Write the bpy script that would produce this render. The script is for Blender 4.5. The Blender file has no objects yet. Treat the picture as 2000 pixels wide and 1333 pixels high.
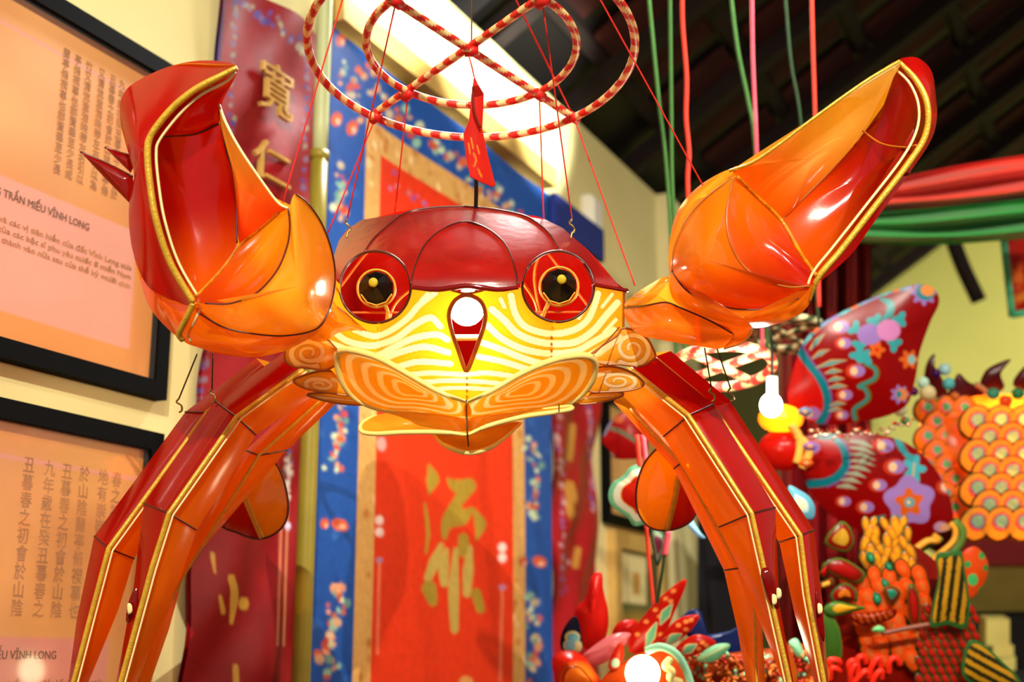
import bpy, math, random
import numpy as np
from mathutils import Vector, Matrix

# ------------------------------------------------------------------ camera, world, light
SC = bpy.context.scene
COL = SC.collection
F = 2600.0
TILT = math.radians(13.4)
CAM = np.array([0.0, 0.0, 1.6])
RV = np.array([1.0, 0.0, 0.0])
FV = np.array([0.0, math.cos(TILT), math.sin(TILT)])
UV = np.array([0.0, -math.sin(TILT), math.cos(TILT)])

cd = bpy.data.cameras.new('camera')
cam = bpy.data.objects.new('camera', cd)
COL.objects.link(cam)
cam.location = CAM
cam.rotation_euler = (math.pi / 2 + TILT, 0, 0)
cd.sensor_width = 36.0
cd.lens = F / 2000 * 36
cd.clip_start = 0.05
cd.dof.use_dof = True
cd.dof.focus_distance = 2.33
cd.dof.aperture_fstop = 2.6
SC.camera = cam

w = bpy.data.worlds.new('world')
SC.world = w
w.use_nodes = True
bg = w.node_tree.nodes['Background']
bg.inputs[0].default_value = (1.0, 0.93, 0.80, 1)
bg.inputs[1].default_value = 0.23

SC.view_settings.view_transform = 'Standard'
SC.view_settings.look = 'None'
SC.view_settings.gamma = 1.0
SC.view_settings.exposure = 0.75
SC.view_settings.use_curve_mapping = False


def spot(name, loc, target, power, angle, blend, color, radius):
    ld = bpy.data.lights.new(name, 'SPOT')
    ld.energy = power
    ld.spot_size = math.radians(angle)
    ld.spot_blend = blend
    ld.color = color
    ld.shadow_soft_size = radius
    o = bpy.data.objects.new(name, ld)
    COL.objects.link(o)
    o.location = loc
    v = Vector(target) - Vector(loc)
    o.rotation_euler = v.to_track_quat('-Z', 'Y').to_euler()
    return o


# gallery spot far behind the camera: throws the shadows seen on the posters and the banner
spot('gallery_spot', (0.25, -3.6, 5.2), (-0.35, 3.4, 1.75), 1300, 36, 0.6, (1.0, 0.93, 0.80), 0.010)
# unseen fill added to brighten the posters; spot on the banners, under the roof
spot('poster_fill', (0.1, 0.4, 4.2), (-1.45, 2.7, 1.9), 75, 60, 0.7, (1.0, 0.90, 0.70), 0.05)
spot('banner_spot', (1.0, 2.7, 3.9), (-0.3, 4.5, 1.35), 105, 54, 0.7, (1.0, 0.92, 0.76), 0.05)
# three spots under the eaves wash the top of the wall above the banners
for k_ in range(3):
    q_ = (0.30 + .26 * k_, 3.42 + .56 * k_)
    spot('wall_washer', (q_[0], q_[1], 3.36), (q_[0] - .906, q_[1] + .423, 3.84), 80, 58, 0.5, (0.95, 1.0, 0.92), 0.03)
# spot above the crab: sheen along the top of the shell and claws
spot('rim_spot', (0.15, 3.95, 4.1), (0.05, 2.4, 2.3), 230, 80, 0.6, (1.0, 0.97, 0.92), 0.22)
spot('side_fill', (1.9, -0.9, 4.2), (1.5, 3.8, 2.35), 430, 54, 0.6, (1.0, 0.92, 0.78), 0.05)  # unseen fill added to light the lanterns and cloth beyond the claw
spot('swag_fill', (2.1, 2.3, 3.7), (1.75, 4.7, 2.95), 75, 50, 0.6, (1.0, 0.92, 0.78), 0.05)  # unseen fill added to brighten the swags
spot('gable_fill', (3.6, 6.2, 3.2), (3.9, 9.4, 2.9), 210, 100, 0.7, (1.0, 0.95, 0.72), 0.10)  # unseen fill added to brighten the gable wall

# ------------------------------------------------------------------ projection helpers


def lin(c):
    if isinstance(c, str):
        c = c.lstrip('#')
        c = [int(c[i:i + 2], 16) / 255 for i in (0, 2, 4)]
    return tuple(x / 12.92 if x <= .04045 else ((x + .055) / 1.055) ** 2.4 for x in c)


def at(px, py, d):
    """photograph pixel (2000x1333) at depth d metres -> world point(s)"""
    px = np.asarray(px, float); py = np.asarray(py, float); d = np.asarray(d, float)
    a = (px - 1000) / F
    b = (666.5 - py) / F
    v = a[..., None] * RV + b[..., None] * UV + FV
    return CAM + v * d[..., None]


def at3(pts):
    p = np.asarray(pts, float)
    return at(p[..., 0], p[..., 1], p[..., 2])


def proj(P):
    v = np.asarray(P, float) - CAM
    d = v @ FV
    return 1000 + F * (v @ RV) / d, 666.5 - F * (v @ UV) / d, d


AZ = math.radians(25.0)
WD = np.array([math.sin(AZ), math.cos(AZ), 0.0])       # along the left wall, away from the camera
WN = np.array([math.cos(AZ), -math.sin(AZ), 0.0])      # out of the left wall into the room
ZV = np.array([0.0, 0.0, 1.0])
WALLP = 2.0


def wp(s, z, off=0.0):
    s = np.asarray(s, float); z = np.asarray(z, float); off = np.asarray(off, float)
    return s[..., None] * WD + z[..., None] * ZV + (off - WALLP)[..., None] * WN


def on_wall(px, py, off=0.0):
    """pixel -> (s, z) where its ray meets the left wall"""
    r = at(px, py, 1.0) - CAM
    t = (off - WALLP) / (r @ WN)
    P = CAM + r * t
    return float(P @ WD), float(P[2])


def cr(pts, n, closed=False):
    """smooth curve through pts, n samples evenly spaced by length"""
    p = np.asarray(pts, float)
    m = len(p)
    if closed:
        q = np.vstack([p[-1], p, p[0], p[1]]); segs = m
    else:
        q = np.vstack([2 * p[0] - p[1], p, 2 * p[-1] - p[-2]]); segs = m - 1
    k = 14
    out = []
    t = np.linspace(0, 1, k, endpoint=False)[:, None]
    for i in range(segs):
        a, b, c, d = q[i], q[i + 1], q[i + 2], q[i + 3]
        out.append(0.5 * (2 * b + (c - a) * t + (2 * a - 5 * b + 4 * c - d) * t ** 2 + (3 * b - a - 3 * c + d) * t ** 3))
    out = np.vstack(out)
    out = np.vstack([out, out[:1] if closed else p[-1:]])
    L = np.r_[0, np.cumsum(np.linalg.norm(np.diff(out, axis=0), axis=1))]
    u = np.linspace(0, L[-1], n, endpoint=not closed)
    return np.stack([np.interp(u, L, out[:, j]) for j in range(out.shape[1])], 1)


def lin_path(pts, n):
    """straight pieces through pts, n samples with the corners kept"""
    p = np.asarray(pts, float)
    L = np.r_[0, np.cumsum(np.linalg.norm(np.diff(p[:, :2], axis=0), axis=1))]
    u = np.unique(np.r_[np.linspace(0, L[-1], n), L])
    return np.stack([np.interp(u, L, p[:, j]) for j in range(p.shape[1])], 1)


# ------------------------------------------------------------------ painting
class Paint:
    def __init__(self, px, py, base):
        self.x = np.asarray(px, float); self.y = np.asarray(py, float)
        self.c = np.empty(self.x.shape + (3,)); self.c[...] = lin(base)

    def _mix(self, a, col):
        a = np.clip(a, 0, 1)[..., None]
        self.c = self.c * (1 - a) + np.array(lin(col)) * a

    def stroke(self, pts, w, col, soft=1.5, n=None, op=1.0):
        p = cr(pts, n or max(8, len(pts) * 5)) if len(pts) > 2 else np.asarray(pts, float)
        ws = np.interp(np.linspace(0, 1, len(p)), np.linspace(0, 1, len(w)), w) if hasattr(w, '__len__') else np.full(len(p), w)
        best = np.full(self.x.shape, 1e9)
        for i in range(len(p) - 1):
            ax, ay = p[i]; bx, by = p[i + 1]
            dx, dy = bx - ax, by - ay
            t = np.clip(((self.x - ax) * dx + (self.y - ay) * dy) / (dx * dx + dy * dy + 1e-9), 0, 1)
            q = np.hypot(self.x - ax - t * dx, self.y - ay - t * dy) - (ws[i] + (ws[i + 1] - ws[i]) * t) / 2
            best = np.minimum(best, q)
        self._mix(op * (0.5 - best / soft), col)
        return self

    def disc(self, x, y, rx, ry, col, rot=0, soft=1.5, op=1.0):
        c, s = math.cos(rot), math.sin(rot)
        u = (self.x - x) * c + (self.y - y) * s
        v = -(self.x - x) * s + (self.y - y) * c
        self._mix(op * (0.5 - (np.hypot(u / rx, v / ry) - 1) * min(rx, ry) / soft), col)
        return self

    def flower(self, x, y, r, n, col, lobe=.25, soft=1.5, ph=0, asp=1.0):
        u, v = self.x - x, (self.y - y) / asp
        th = np.arctan2(v, u) + ph
        rr = r * (1 + lobe * np.cos(n * th)) / (1 + lobe)
        self._mix(0.5 - (np.hypot(u, v) - rr) / soft, col)
        return self

    def poly(self, pts, col, op=1.0):
        p = np.asarray(pts, float)
        ins = np.zeros(self.x.shape, bool)
        j = len(p) - 1
        for i in range(len(p)):
            xi, yi = p[i]; xj, yj = p[j]
            c = (yi > self.y) != (yj > self.y)
            with np.errstate(divide='ignore', invalid='ignore'):
                xx = (xj - xi) * (self.y - yi) / (yj - yi) + xi
            ins ^= c & (self.x < xx)
            j = i
        self._mix(ins.astype(float) * op, col)
        return self


def inside(px, py, pts):
    P = Paint(px, py, '#000000')
    P.poly(pts, '#ffffff')
    return P.c[..., 0] > .5


# ------------------------------------------------------------------ materials
MATS = {}


def _nt(name):
    m = bpy.data.materials.new(name)
    m.use_nodes = True
    nt = m.node_tree
    nt.nodes.clear()
    out = nt.nodes.new('ShaderNodeOutputMaterial')
    MATS[name] = m
    return m, nt, out


def _colour(nt, col, var, scale):
    if col is None:
        a = nt.nodes.new('ShaderNodeAttribute'); a.attribute_name = 'Col'
        c = a.outputs['Color']
    else:
        a = nt.nodes.new('ShaderNodeRGB'); a.outputs[0].default_value = (*lin(col), 1)
        c = a.outputs[0]
    if var:
        tc = nt.nodes.new('ShaderNodeTexCoord')
        no = nt.nodes.new('ShaderNodeTexNoise')
        no.inputs['Scale'].default_value = scale
        no.inputs['Detail'].default_value = 5
        nt.links.new(tc.outputs['Object'], no.inputs['Vector'])
        mr = nt.nodes.new('ShaderNodeMapRange')
        mr.inputs[1].default_value = .25; mr.inputs[2].default_value = .75
        mr.inputs[3].default_value = 1 - var; mr.inputs[4].default_value = 1 + var * .6
        nt.links.new(no.outputs['Fac'], mr.inputs[0])
        mx = nt.nodes.new('ShaderNodeVectorMath'); mx.operation = 'SCALE'
        nt.links.new(c, mx.inputs[0]); nt.links.new(mr.outputs[0], mx.inputs['Scale'])
        c = mx.outputs[0]
    return c


def _bump(nt, strength, scale):
    tc = nt.nodes.new('ShaderNodeTexCoord')
    no = nt.nodes.new('ShaderNodeTexNoise'); no.inputs['Scale'].default_value = scale; no.inputs['Detail'].default_value = 4
    nt.links.new(tc.outputs['Object'], no.inputs['Vector'])
    b = nt.nodes.new('ShaderNodeBump'); b.inputs['Strength'].default_value = strength; b.inputs['Distance'].default_value = .004
    nt.links.new(no.outputs['Fac'], b.inputs['Height'])
    return b.outputs[0]


def matte(name, col=None, rough=.6, var=.12, scale=14, spec=.3, metal=0.0, coat=0.0, bump=0.0, bscale=60, sheen=0.0):
    if name in MATS: return MATS[name]
    m, nt, out = _nt(name)
    p = nt.nodes.new('ShaderNodeBsdfPrincipled')
    nt.links.new(_colour(nt, col, var, scale), p.inputs['Base Color'])
    p.inputs['Roughness'].default_value = rough
    p.inputs['Specular IOR Level'].default_value = spec
    p.inputs['Metallic'].default_value = metal
    p.inputs['Coat Weight'].default_value = coat
    p.inputs['Coat Roughness'].default_value = .12
    p.inputs['Sheen Weight'].default_value = sheen
    if bump:
        nt.links.new(_bump(nt, bump, bscale), p.inputs['Normal'])
    nt.links.new(p.outputs[0], out.inputs[0])
    return m


def film(name, col=None, trl=.55, clear=.0, gloss=.5, rough=.12, var=.12, scale=10, bump=.0, bscale=25, fres=1.35):
    """varnished silk or paper: diffuse + light let through + an optional clear share + varnish shine"""
    if name in MATS: return MATS[name]
    m, nt, out = _nt(name)
    c = _colour(nt, col, var, scale)
    N = nt.nodes; L = nt.links
    di = N.new('ShaderNodeBsdfDiffuse'); tr = N.new('ShaderNodeBsdfTranslucent')
    L.new(c, di.inputs[0]); L.new(c, tr.inputs[0])
    m1 = N.new('ShaderNodeMixShader'); m1.inputs[0].default_value = trl
    L.new(di.outputs[0], m1.inputs[1]); L.new(tr.outputs[0], m1.inputs[2])
    cur = m1
    if clear:
        tp = N.new('ShaderNodeBsdfTransparent'); L.new(c, tp.inputs[0])
        m2 = N.new('ShaderNodeMixShader'); m2.inputs[0].default_value = clear
        L.new(cur.outputs[0], m2.inputs[1]); L.new(tp.outputs[0], m2.inputs[2])
        cur = m2
    if gloss:
        g = N.new('ShaderNodeBsdfGlossy'); g.inputs['Roughness'].default_value = rough
        fr = N.new('ShaderNodeLayerWeight'); fr.inputs[0].default_value = .5
        pw = N.new('ShaderNodeMath'); pw.operation = 'POWER'; pw.inputs[1].default_value = 3.2
        L.new(fr.outputs['Facing'], pw.inputs[0])
        mu = N.new('ShaderNodeMath'); mu.operation = 'MULTIPLY_ADD'; mu.inputs[1].default_value = gloss * .6; mu.inputs[2].default_value = gloss * .055; mu.use_clamp = True
        L.new(pw.outputs[0], mu.inputs[0])
        m3 = N.new('ShaderNodeMixShader')
        L.new(mu.outputs[0], m3.inputs[0]); L.new(cur.outputs[0], m3.inputs[1]); L.new(g.outputs[0], m3.inputs[2])
        if bump:
            b = _bump(nt, bump, bscale)
            for q in (di, g): L.new(b, q.inputs['Normal'])
            L.new(b, fr.inputs['Normal'])
        cur = m3
    L.new(cur.outputs[0], out.inputs[0])
    return m


def glow(name, col, strength):
    if name in MATS: return MATS[name]
    m, nt, out = _nt(name)
    e = nt.nodes.new('ShaderNodeEmission')
    e.inputs[0].default_value = (*lin(col), 1); e.inputs[1].default_value = strength
    nt.links.new(e.outputs[0], out.inputs[0])
    return m


# ------------------------------------------------------------------ objects
def root_of(o):
    while o.parent: o = o.parent
    return o


def tag(o, label=None, cat=None, group=None, kind=None):
    if label: o['label'] = label
    if cat: o['category'] = cat
    if group: o['group'] = group
    if kind: o['kind'] = kind
    return o


def thing(name, loc, label, cat, group=None):
    o = bpy.data.objects.new(name, None)
    o.empty_display_size = .05
    COL.objects.link(o)
    o.location = [float(v) for v in loc]
    return tag(o, label, cat, group)


def mk(name, V, faces, mat, parent=None, col=None, smooth=True, label=None, cat=None, group=None, kind=None):
    V = np.asarray(V, float).reshape(-1, 3)
    if parent is not None:
        base = np.array(root_of(parent).location)
    else:
        base = np.array([(V[:, 0].min() + V[:, 0].max()) / 2, (V[:, 1].min() + V[:, 1].max()) / 2, V[:, 2].min()])
    me = bpy.data.meshes.new(name)
    me.from_pydata((V - base).tolist(), [], [tuple(int(i) for i in f) for f in faces])
    if col is not None:
        a = me.color_attributes.new('Col', 'FLOAT_COLOR', 'POINT')
        c = np.ones((len(V), 4)); c[:, :3] = np.asarray(col).reshape(-1, 3)
        a.data.foreach_set('color', c.ravel())
    if smooth:
        me.polygons.foreach_set('use_smooth', [True] * len(me.polygons))
    me.materials.append(mat)
    me.update()
    o = bpy.data.objects.new(name, me)
    COL.objects.link(o)
    if parent is not None:
        o.parent = parent
    else:
        o.location = base
    return tag(o, label, cat, group, kind)


def grid_faces(ny, nx, wrapx=False, keep=None):
    out = []
    mx = nx if wrapx else nx - 1
    for j in range(ny - 1):
        for i in range(mx):
            if keep is not None and not keep[j, i]: continue
            k = (i + 1) % nx
            out.append((j * nx + i, (j + 1) * nx + i, (j + 1) * nx + k, j * nx + k))
    return out


def fan_raw(outline, centre, depth, n=72, rings=10, closed_curve=True, bulge=0.0, power=2.0, smooth=True):
    """rings from a centre to an outline; depth: number, function(px,py) or None (outline has depth)"""
    o = np.asarray(outline, float)
    ring = cr(o, n, True) if smooth else lin_path(np.vstack([o, o[:1]]), n)[:-1]
    n = len(ring)
    c = np.asarray(centre, float)
    r = np.linspace(0, 1, rings + 1)[1:]
    px = c[0] + (ring[None, :, 0] - c[0]) * r[:, None]
    py = c[1] + (ring[None, :, 1] - c[1]) * r[:, None]
    if depth is None:
        d = c[2] + (ring[None, :, 2] - c[2]) * r[:, None] ** 1.9; dc = c[2]
    elif callable(depth):
        d = depth(px, py); dc = float(depth(np.array([c[0]]), np.array([c[1]]))[0])
    else:
        d = np.full(px.shape, float(depth)); dc = depth
    d = d - bulge * (1 - r[:, None] ** power)
    dc = dc - bulge
    X = np.r_[c[0], px.ravel()]; Y = np.r_[c[1], py.ravel()]; D = np.r_[dc, d.ravel()]
    R = np.r_[0, np.repeat(r, n)]
    faces = [(0, 1 + (i + 1) % n, 1 + i)[::-1] for i in range(n)]
    for j in range(rings - 1):
        for i in range(n):
            k = (i + 1) % n
            faces.append((1 + j * n + i, 1 + (j + 1) * n + i, 1 + (j + 1) * n + k, 1 + j * n + k))
    return X, Y, D, R, faces, n


def fan(name, outline, centre, depth, mat, parent=None, bulge=0.0, back=None, n=72, rings=10, paint=None, power=2.0, smooth=True, **kw):
    """shaped panel; back = how far a second skin bulges the other way (closed body) or None for a single skin"""
    X, Y, D, R, faces, m = fan_raw(outline, centre, depth, n, rings, bulge=bulge, power=power, smooth=smooth)
    V = at(X, Y, D)
    col = None
    if paint is not None:
        col = paint(X, Y, R)
    if back is not None:
        N = len(V)
        D2 = D + bulge * (1 - R ** power) + back * (1 - R ** power) + .0015
        V = np.vstack([V, at(X, Y, D2)])
        faces = faces + [tuple(N + i for i in f[::-1]) for f in faces]
        last = 1 + (rings - 1) * m
        for i in range(m):
            a, b = last + i, last + (i + 1) % m
            faces.append((a, N + a, N + b, b))
        if col is not None: col = np.vstack([col, col])
    return mk(name, V, faces, mat, parent, col, **kw)


def strip(name, A, B, mat, parent=None, n=40, m=6, bulge=0.0, paint=None, straight=False, **kw):
    """skin between two edges given as (px,py,d) paths"""
    a = lin_path(A, n) if straight else cr(A, n)
    b = lin_path(B, n) if straight else cr(B, n)
    if straight:
        k = max(len(a), len(b))
        def res(p):
            u = np.linspace(0, 1, len(p)); v = np.linspace(0, 1, k)
            return np.stack([np.interp(v, u, p[:, j]) for j in range(3)], 1)
        a, b = res(a), res(b)
    t = np.linspace(0, 1, m)
    P = a[:, None, :] * (1 - t)[None, :, None] + b[:, None, :] * t[None, :, None]
    P[..., 2] -= bulge * (4 * t * (1 - t))[None, :]
    V = at3(P)
    ny, nx = V.shape[:2]
    col = paint(P[..., 0].ravel(), P[..., 1].ravel(), np.tile(t, ny)) if paint else None
    return mk(name, V, grid_faces(ny, nx), mat, parent, col, **kw)


def tube3(name, P, r, mat, parent=None, sides=8, closed=False, colfn=None, caps=True, flat=1.0, **kw):
    """tube along world points"""
    P = np.asarray(P, float)
    n = len(P)
    T = np.gradient(P, axis=0) if not closed else (np.roll(P, -1, 0) - np.roll(P, 1, 0))
    T /= np.linalg.norm(T, axis=1)[:, None] + 1e-12
    ref = np.array([0.13, -0.95, 0.28]); ref /= np.linalg.norm(ref)
    A = np.cross(T, ref); bad = np.linalg.norm(A, axis=1) < 1e-3
    A[bad] = np.cross(T[bad], [1.0, 0, 0])
    A /= np.linalg.norm(A, axis=1)[:, None]
    B = np.cross(T, A)
    r = np.broadcast_to(np.asarray(r, float), (n,))
    th = np.linspace(0, 2 * math.pi, sides, endpoint=False)
    V = P[:, None] + r[:, None, None] * (np.cos(th)[None, :, None] * A[:, None] + flat * np.sin(th)[None, :, None] * B[:, None])
    faces = grid_faces(n, sides, True)
    if closed:
        for i in range(sides):
            k = (i + 1) % sides
            faces.append(((n - 1) * sides + i, i, k, (n - 1) * sides + k))
    elif caps:
        faces.append(tuple(range(sides)))
        faces.append(tuple(range((n - 1) * sides, n * sides))[::-1])
    col = None
    if colfn:
        L = np.r_[0, np.cumsum(np.linalg.norm(np.diff(P, axis=0), axis=1))]
        col = colfn(np.repeat(L, sides), np.tile(th, n))
    return mk(name, V.reshape(-1, 3), faces, mat, parent, col, **kw)


def tube(name, pts, rpx, mat, parent=None, n=None, sides=8, closed=False, straight=False, taper=None, **kw):
    """tube along (px,py,d) path, radius in photograph pixels at that depth"""
    pts = np.asarray(pts, float)
    n = n or max(2, len(pts) * 6)
    p = lin_path(pts, n) if straight or len(pts) < 3 else cr(pts, n, closed)
    rp = np.full(len(p), float(rpx))
    if taper is not None:
        rp = rpx * np.interp(np.linspace(0, 1, len(p)), np.linspace(0, 1, len(taper)), taper)
    return tube3(name, at3(p), rp * p[:, 2] / F, mat, parent, sides, closed, **kw)


def ball(name, px, py, d, rx, ry, rd, mat, parent=None, n=24, m=14, paint=None, **kw):
    """ellipsoid, radii in pixels at its depth (rd = radius in depth, pixels)"""
    k = d / F
    th = np.linspace(0, 2 * math.pi, n, endpoint=False)
    ph = np.linspace(0.001, math.pi - .001, m)
    c = at(px, py, d)
    V = c + k * (rx * np.sin(ph)[:, None, None] * np.cos(th)[None, :, None] * RV
                 + rd * np.sin(ph)[:, None, None] * np.sin(th)[None, :, None] * FV
                 + ry * np.cos(ph)[:, None, None] * UV)
    V = V.reshape(-1, 3)
    col = None
    if paint:
        x, y, _ = proj(V); col = paint(x, y, None)
    return mk(name, V, grid_faces(m, n, True), mat, parent, col, **kw)


BOXF = [(0, 1, 3, 2), (4, 6, 7, 5), (0, 4, 5, 1), (2, 3, 7, 6), (0, 2, 6, 4), (1, 5, 7, 3)]


def wbox(name, s0, s1, z0, z1, o0, o1, mat, parent=None, **kw):
    """box in left-wall coordinates"""
    V = [wp(s, z, o) for s in (s0, s1) for z in (z0, z1) for o in (o0, o1)]
    return mk(name, V, BOXF, mat, parent, smooth=False, **kw)


def pbox(name, O, X, Y, Z, mat, parent=None, **kw):
    O, X, Y, Z = (np.asarray(v, float) for v in (O, X, Y, Z))
    V = [O + a * X + b * Y + c * Z for a in (0, 1) for b in (0, 1) for c in (0, 1)]
    return mk(name, V, BOXF, mat, parent, smooth=False, **kw)


def text_mesh(body, size=1.0, align='LEFT'):
    cu = bpy.data.curves.new('lettering', 'FONT')
    cu.body = body; cu.size = size; cu.align_x = align; cu.extrude = 0.0006; cu.resolution_u = 2
    o = bpy.data.objects.new('lettering', cu)
    COL.objects.link(o)
    dg = bpy.context.evaluated_depsgraph_get()
    dg.update()
    me = bpy.data.meshes.new_from_object(o.evaluated_get(dg))
    V = np.array([v.co[:] for v in me.vertices]).reshape(-1, 3)
    faces = [tuple(p.vertices) for p in me.polygons]
    bpy.data.objects.remove(o); bpy.data.curves.remove(cu); bpy.data.meshes.remove(me)
    return V, faces


def wall_text(name, body, s, z, h, mat, parent, off, sx=1.0, align='LEFT', rot=0.0):
    V, f = text_mesh(body, h, align)
    if not len(V): return None
    x, y = V[:, 0] * sx, V[:, 1]
    c, si = math.cos(rot), math.sin(rot)
    x, y = x * c - y * si, x * si + y * c
    return mk(name, wp(s + x, z + y, off + V[:, 2]), f, mat, parent, smooth=False)


rng = np.random.default_rng(7)
random.seed(7)

# ================================================================== the room
M_wall = matte('cream_plaster', '#e0d494', .8, .06, 3, bump=.08, bscale=40)
M_wall_far = matte('yellow_plaster', '#d2cf72', .8, .08, 1.5)
M_pilaster = matte('pale_plaster', '#ece0a8', .75, .05, 4)
M_floor = matte('terracotta_floor', '#7a4632', .6, .2, 5)
M_darkwood = matte('dark_wood', '#0c0604', .55, .3, 20)
M_tile = matte('roof_tile', '#3a100a', .9, .5, 6)
M_rafter = matte('rafter_wood', '#1a0c06', .8, .35, 12)
M_ochre = matte('ochre_wood', '#c09a52', .5, .15, 16)
M_black = matte('black_frame', '#030303', .8, .1, 10, spec=.08)
M_white = matte('white_plastic', '#e8e6da', .4, .03, 5)
M_steel = matte('dull_steel', '#b9ad86', .3, .1, 30, metal=.9)

S_END = on_wall(1292, 700)[0]
S_FAR = 9.78
EAVE = 3.84
PITCH = math.tan(math.radians(33))


def quad(name, P, mat, **kw):
    return mk(name, P, [(0, 1, 2, 3)], mat, smooth=False, **kw)


wbox('wall_left', -1.5, S_END, 0, EAVE, -.12, 0, M_wall, kind='structure')
wbox('trim_1', S_END - .02, S_END + .42, 0, EAVE, -.12, .06, M_pilaster, kind='structure')
wbox('wall_left_far', S_END + .42, S_FAR, 0, EAVE, -.14, -.02, M_darkwood, kind='structure')
# gable end
gw = [wp(S_FAR, 0, -.1), wp(S_FAR, 0, 7.5), wp(S_FAR, EAVE + 7.5 * PITCH + .12, 7.5), wp(S_FAR, EAVE + .12, -.1)]
gv = gw + [p + WD * .12 for p in gw]
mk('wall_back', gv, [(0, 1, 2, 3), (7, 6, 5, 4), (0, 4, 5, 1), (1, 5, 6, 2), (2, 6, 7, 3), (3, 7, 4, 0)], M_wall_far, smooth=False, kind='structure')
fl = [wp(-1.5, 0, 0), wp(-1.5, 0, 7.5), wp(S_FAR, 0, 7.5), wp(S_FAR, 0, 0)]
mk('floor', fl + [p - ZV * .1 for p in fl], [(3, 2, 1, 0), (4, 5, 6, 7), (0, 1, 5, 4), (1, 2, 6, 5), (2, 3, 7, 6), (3, 0, 4, 7)], M_floor, smooth=False, kind='structure')


def rf(s, o, up=0.0):
    n = np.array([0, 0, 1.0])
    return wp(s, EAVE + .02 + o * PITCH + up, o)


rp = [rf(.8, -.3, .14), rf(.8, 7.5, .14), rf(S_FAR + .2, 7.5, .14), rf(S_FAR + .2, -.3, .14)]
ceil = mk('ceiling', rp + [p + ZV * .06 for p in rp], [(0, 1, 2, 3), (7, 6, 5, 4), (0, 4, 5, 1), (1, 5, 6, 2), (2, 6, 7, 3), (3, 7, 4, 0)], M_darkwood, smooth=False, kind='structure')
# rafters up the slope, battens across, clay tiles between
for k in range(12):
    s = 1.1 + k * .76
    O = rf(s, -.28, .0)
    pbox('rafter', O, WD * .075, rf(s, 7.4) - rf(s, -.28), ZV * .1, M_rafter, ceil)
for k in range(15):
    o = .12 + k * .42
    pbox('batten', rf(.8, o, .1), WD * (S_FAR - .8), (WN + ZV * PITCH) * .05, ZV * .03, M_rafter, ceil)
tl = pbox('roof_tile', rf(.9, .18, .112), WD * .26, (WN + ZV * PITCH) * .33, ZV * .02, M_tile, ceil)
tme = tl.data
b0 = rf(.9, .18, .112)
cnt = 0
for i in range(22):
    for j in range(13):
        if i == 0 and j == 0: continue
        t = bpy.data.objects.new('roof_tile', tme); COL.objects.link(t); t.parent = ceil
        t.location = [float(v) for v in (rf(.9 + i * .38, .18 + j * .42, .112 + random.uniform(-.012, .02)) - b0)]

# ochre moulding along the top of the banners
s0, z0 = on_wall(640, 27); s1, z1 = on_wall(1056, 372)
zm = (z0 + z1) / 2
wbox('trim_2', s0 - .02, s1, zm - .02, zm + .055, 0, .07, M_ochre, kind='structure')


# ------------------------------------------------------------------ framed posters
def wall_sheet(name, s0, s1, z0, z1, off, mat, parent, ns, nz, paint, ripple=None, back=None, **kw):
    s = np.linspace(s0, s1, ns); z = np.linspace(z0, z1, nz)
    S, Z = np.meshgrid(s, z)
    O = np.full(S.shape, off)
    if ripple is not None: O = O + ripple(S, Z)
    V = wp(S, Z, O)
    x, y, _ = proj(V.reshape(-1, 3))
    col = paint(x, y, S.ravel(), Z.ravel())
    F_ = [f[::-1] for f in grid_faces(nz, ns)]
    V = V.reshape(-1, 3)
    if back:
        # close the cloth at the back so that it has a thickness
        n = len(V)
        V = np.vstack([V, V - WN * back]); col = np.vstack([col, col])
        F_ = F_ + [tuple(n + i for i in f[::-1]) for f in F_]
    return mk(name, V, F_, mat, parent, col, **kw)


M_print = matte('printed_sheet', None, .45, .06, 6, spec=.4, coat=.25)
M_ink = matte('brown_ink', '#6e4524', .7, .2, 30)
M_glass = film('pane_glass', '#ffffff', .0, .985, .35, .05, 0)
M_inkfaint = matte('faint_ink', '#ad7438', .7, .3, 30)


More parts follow.
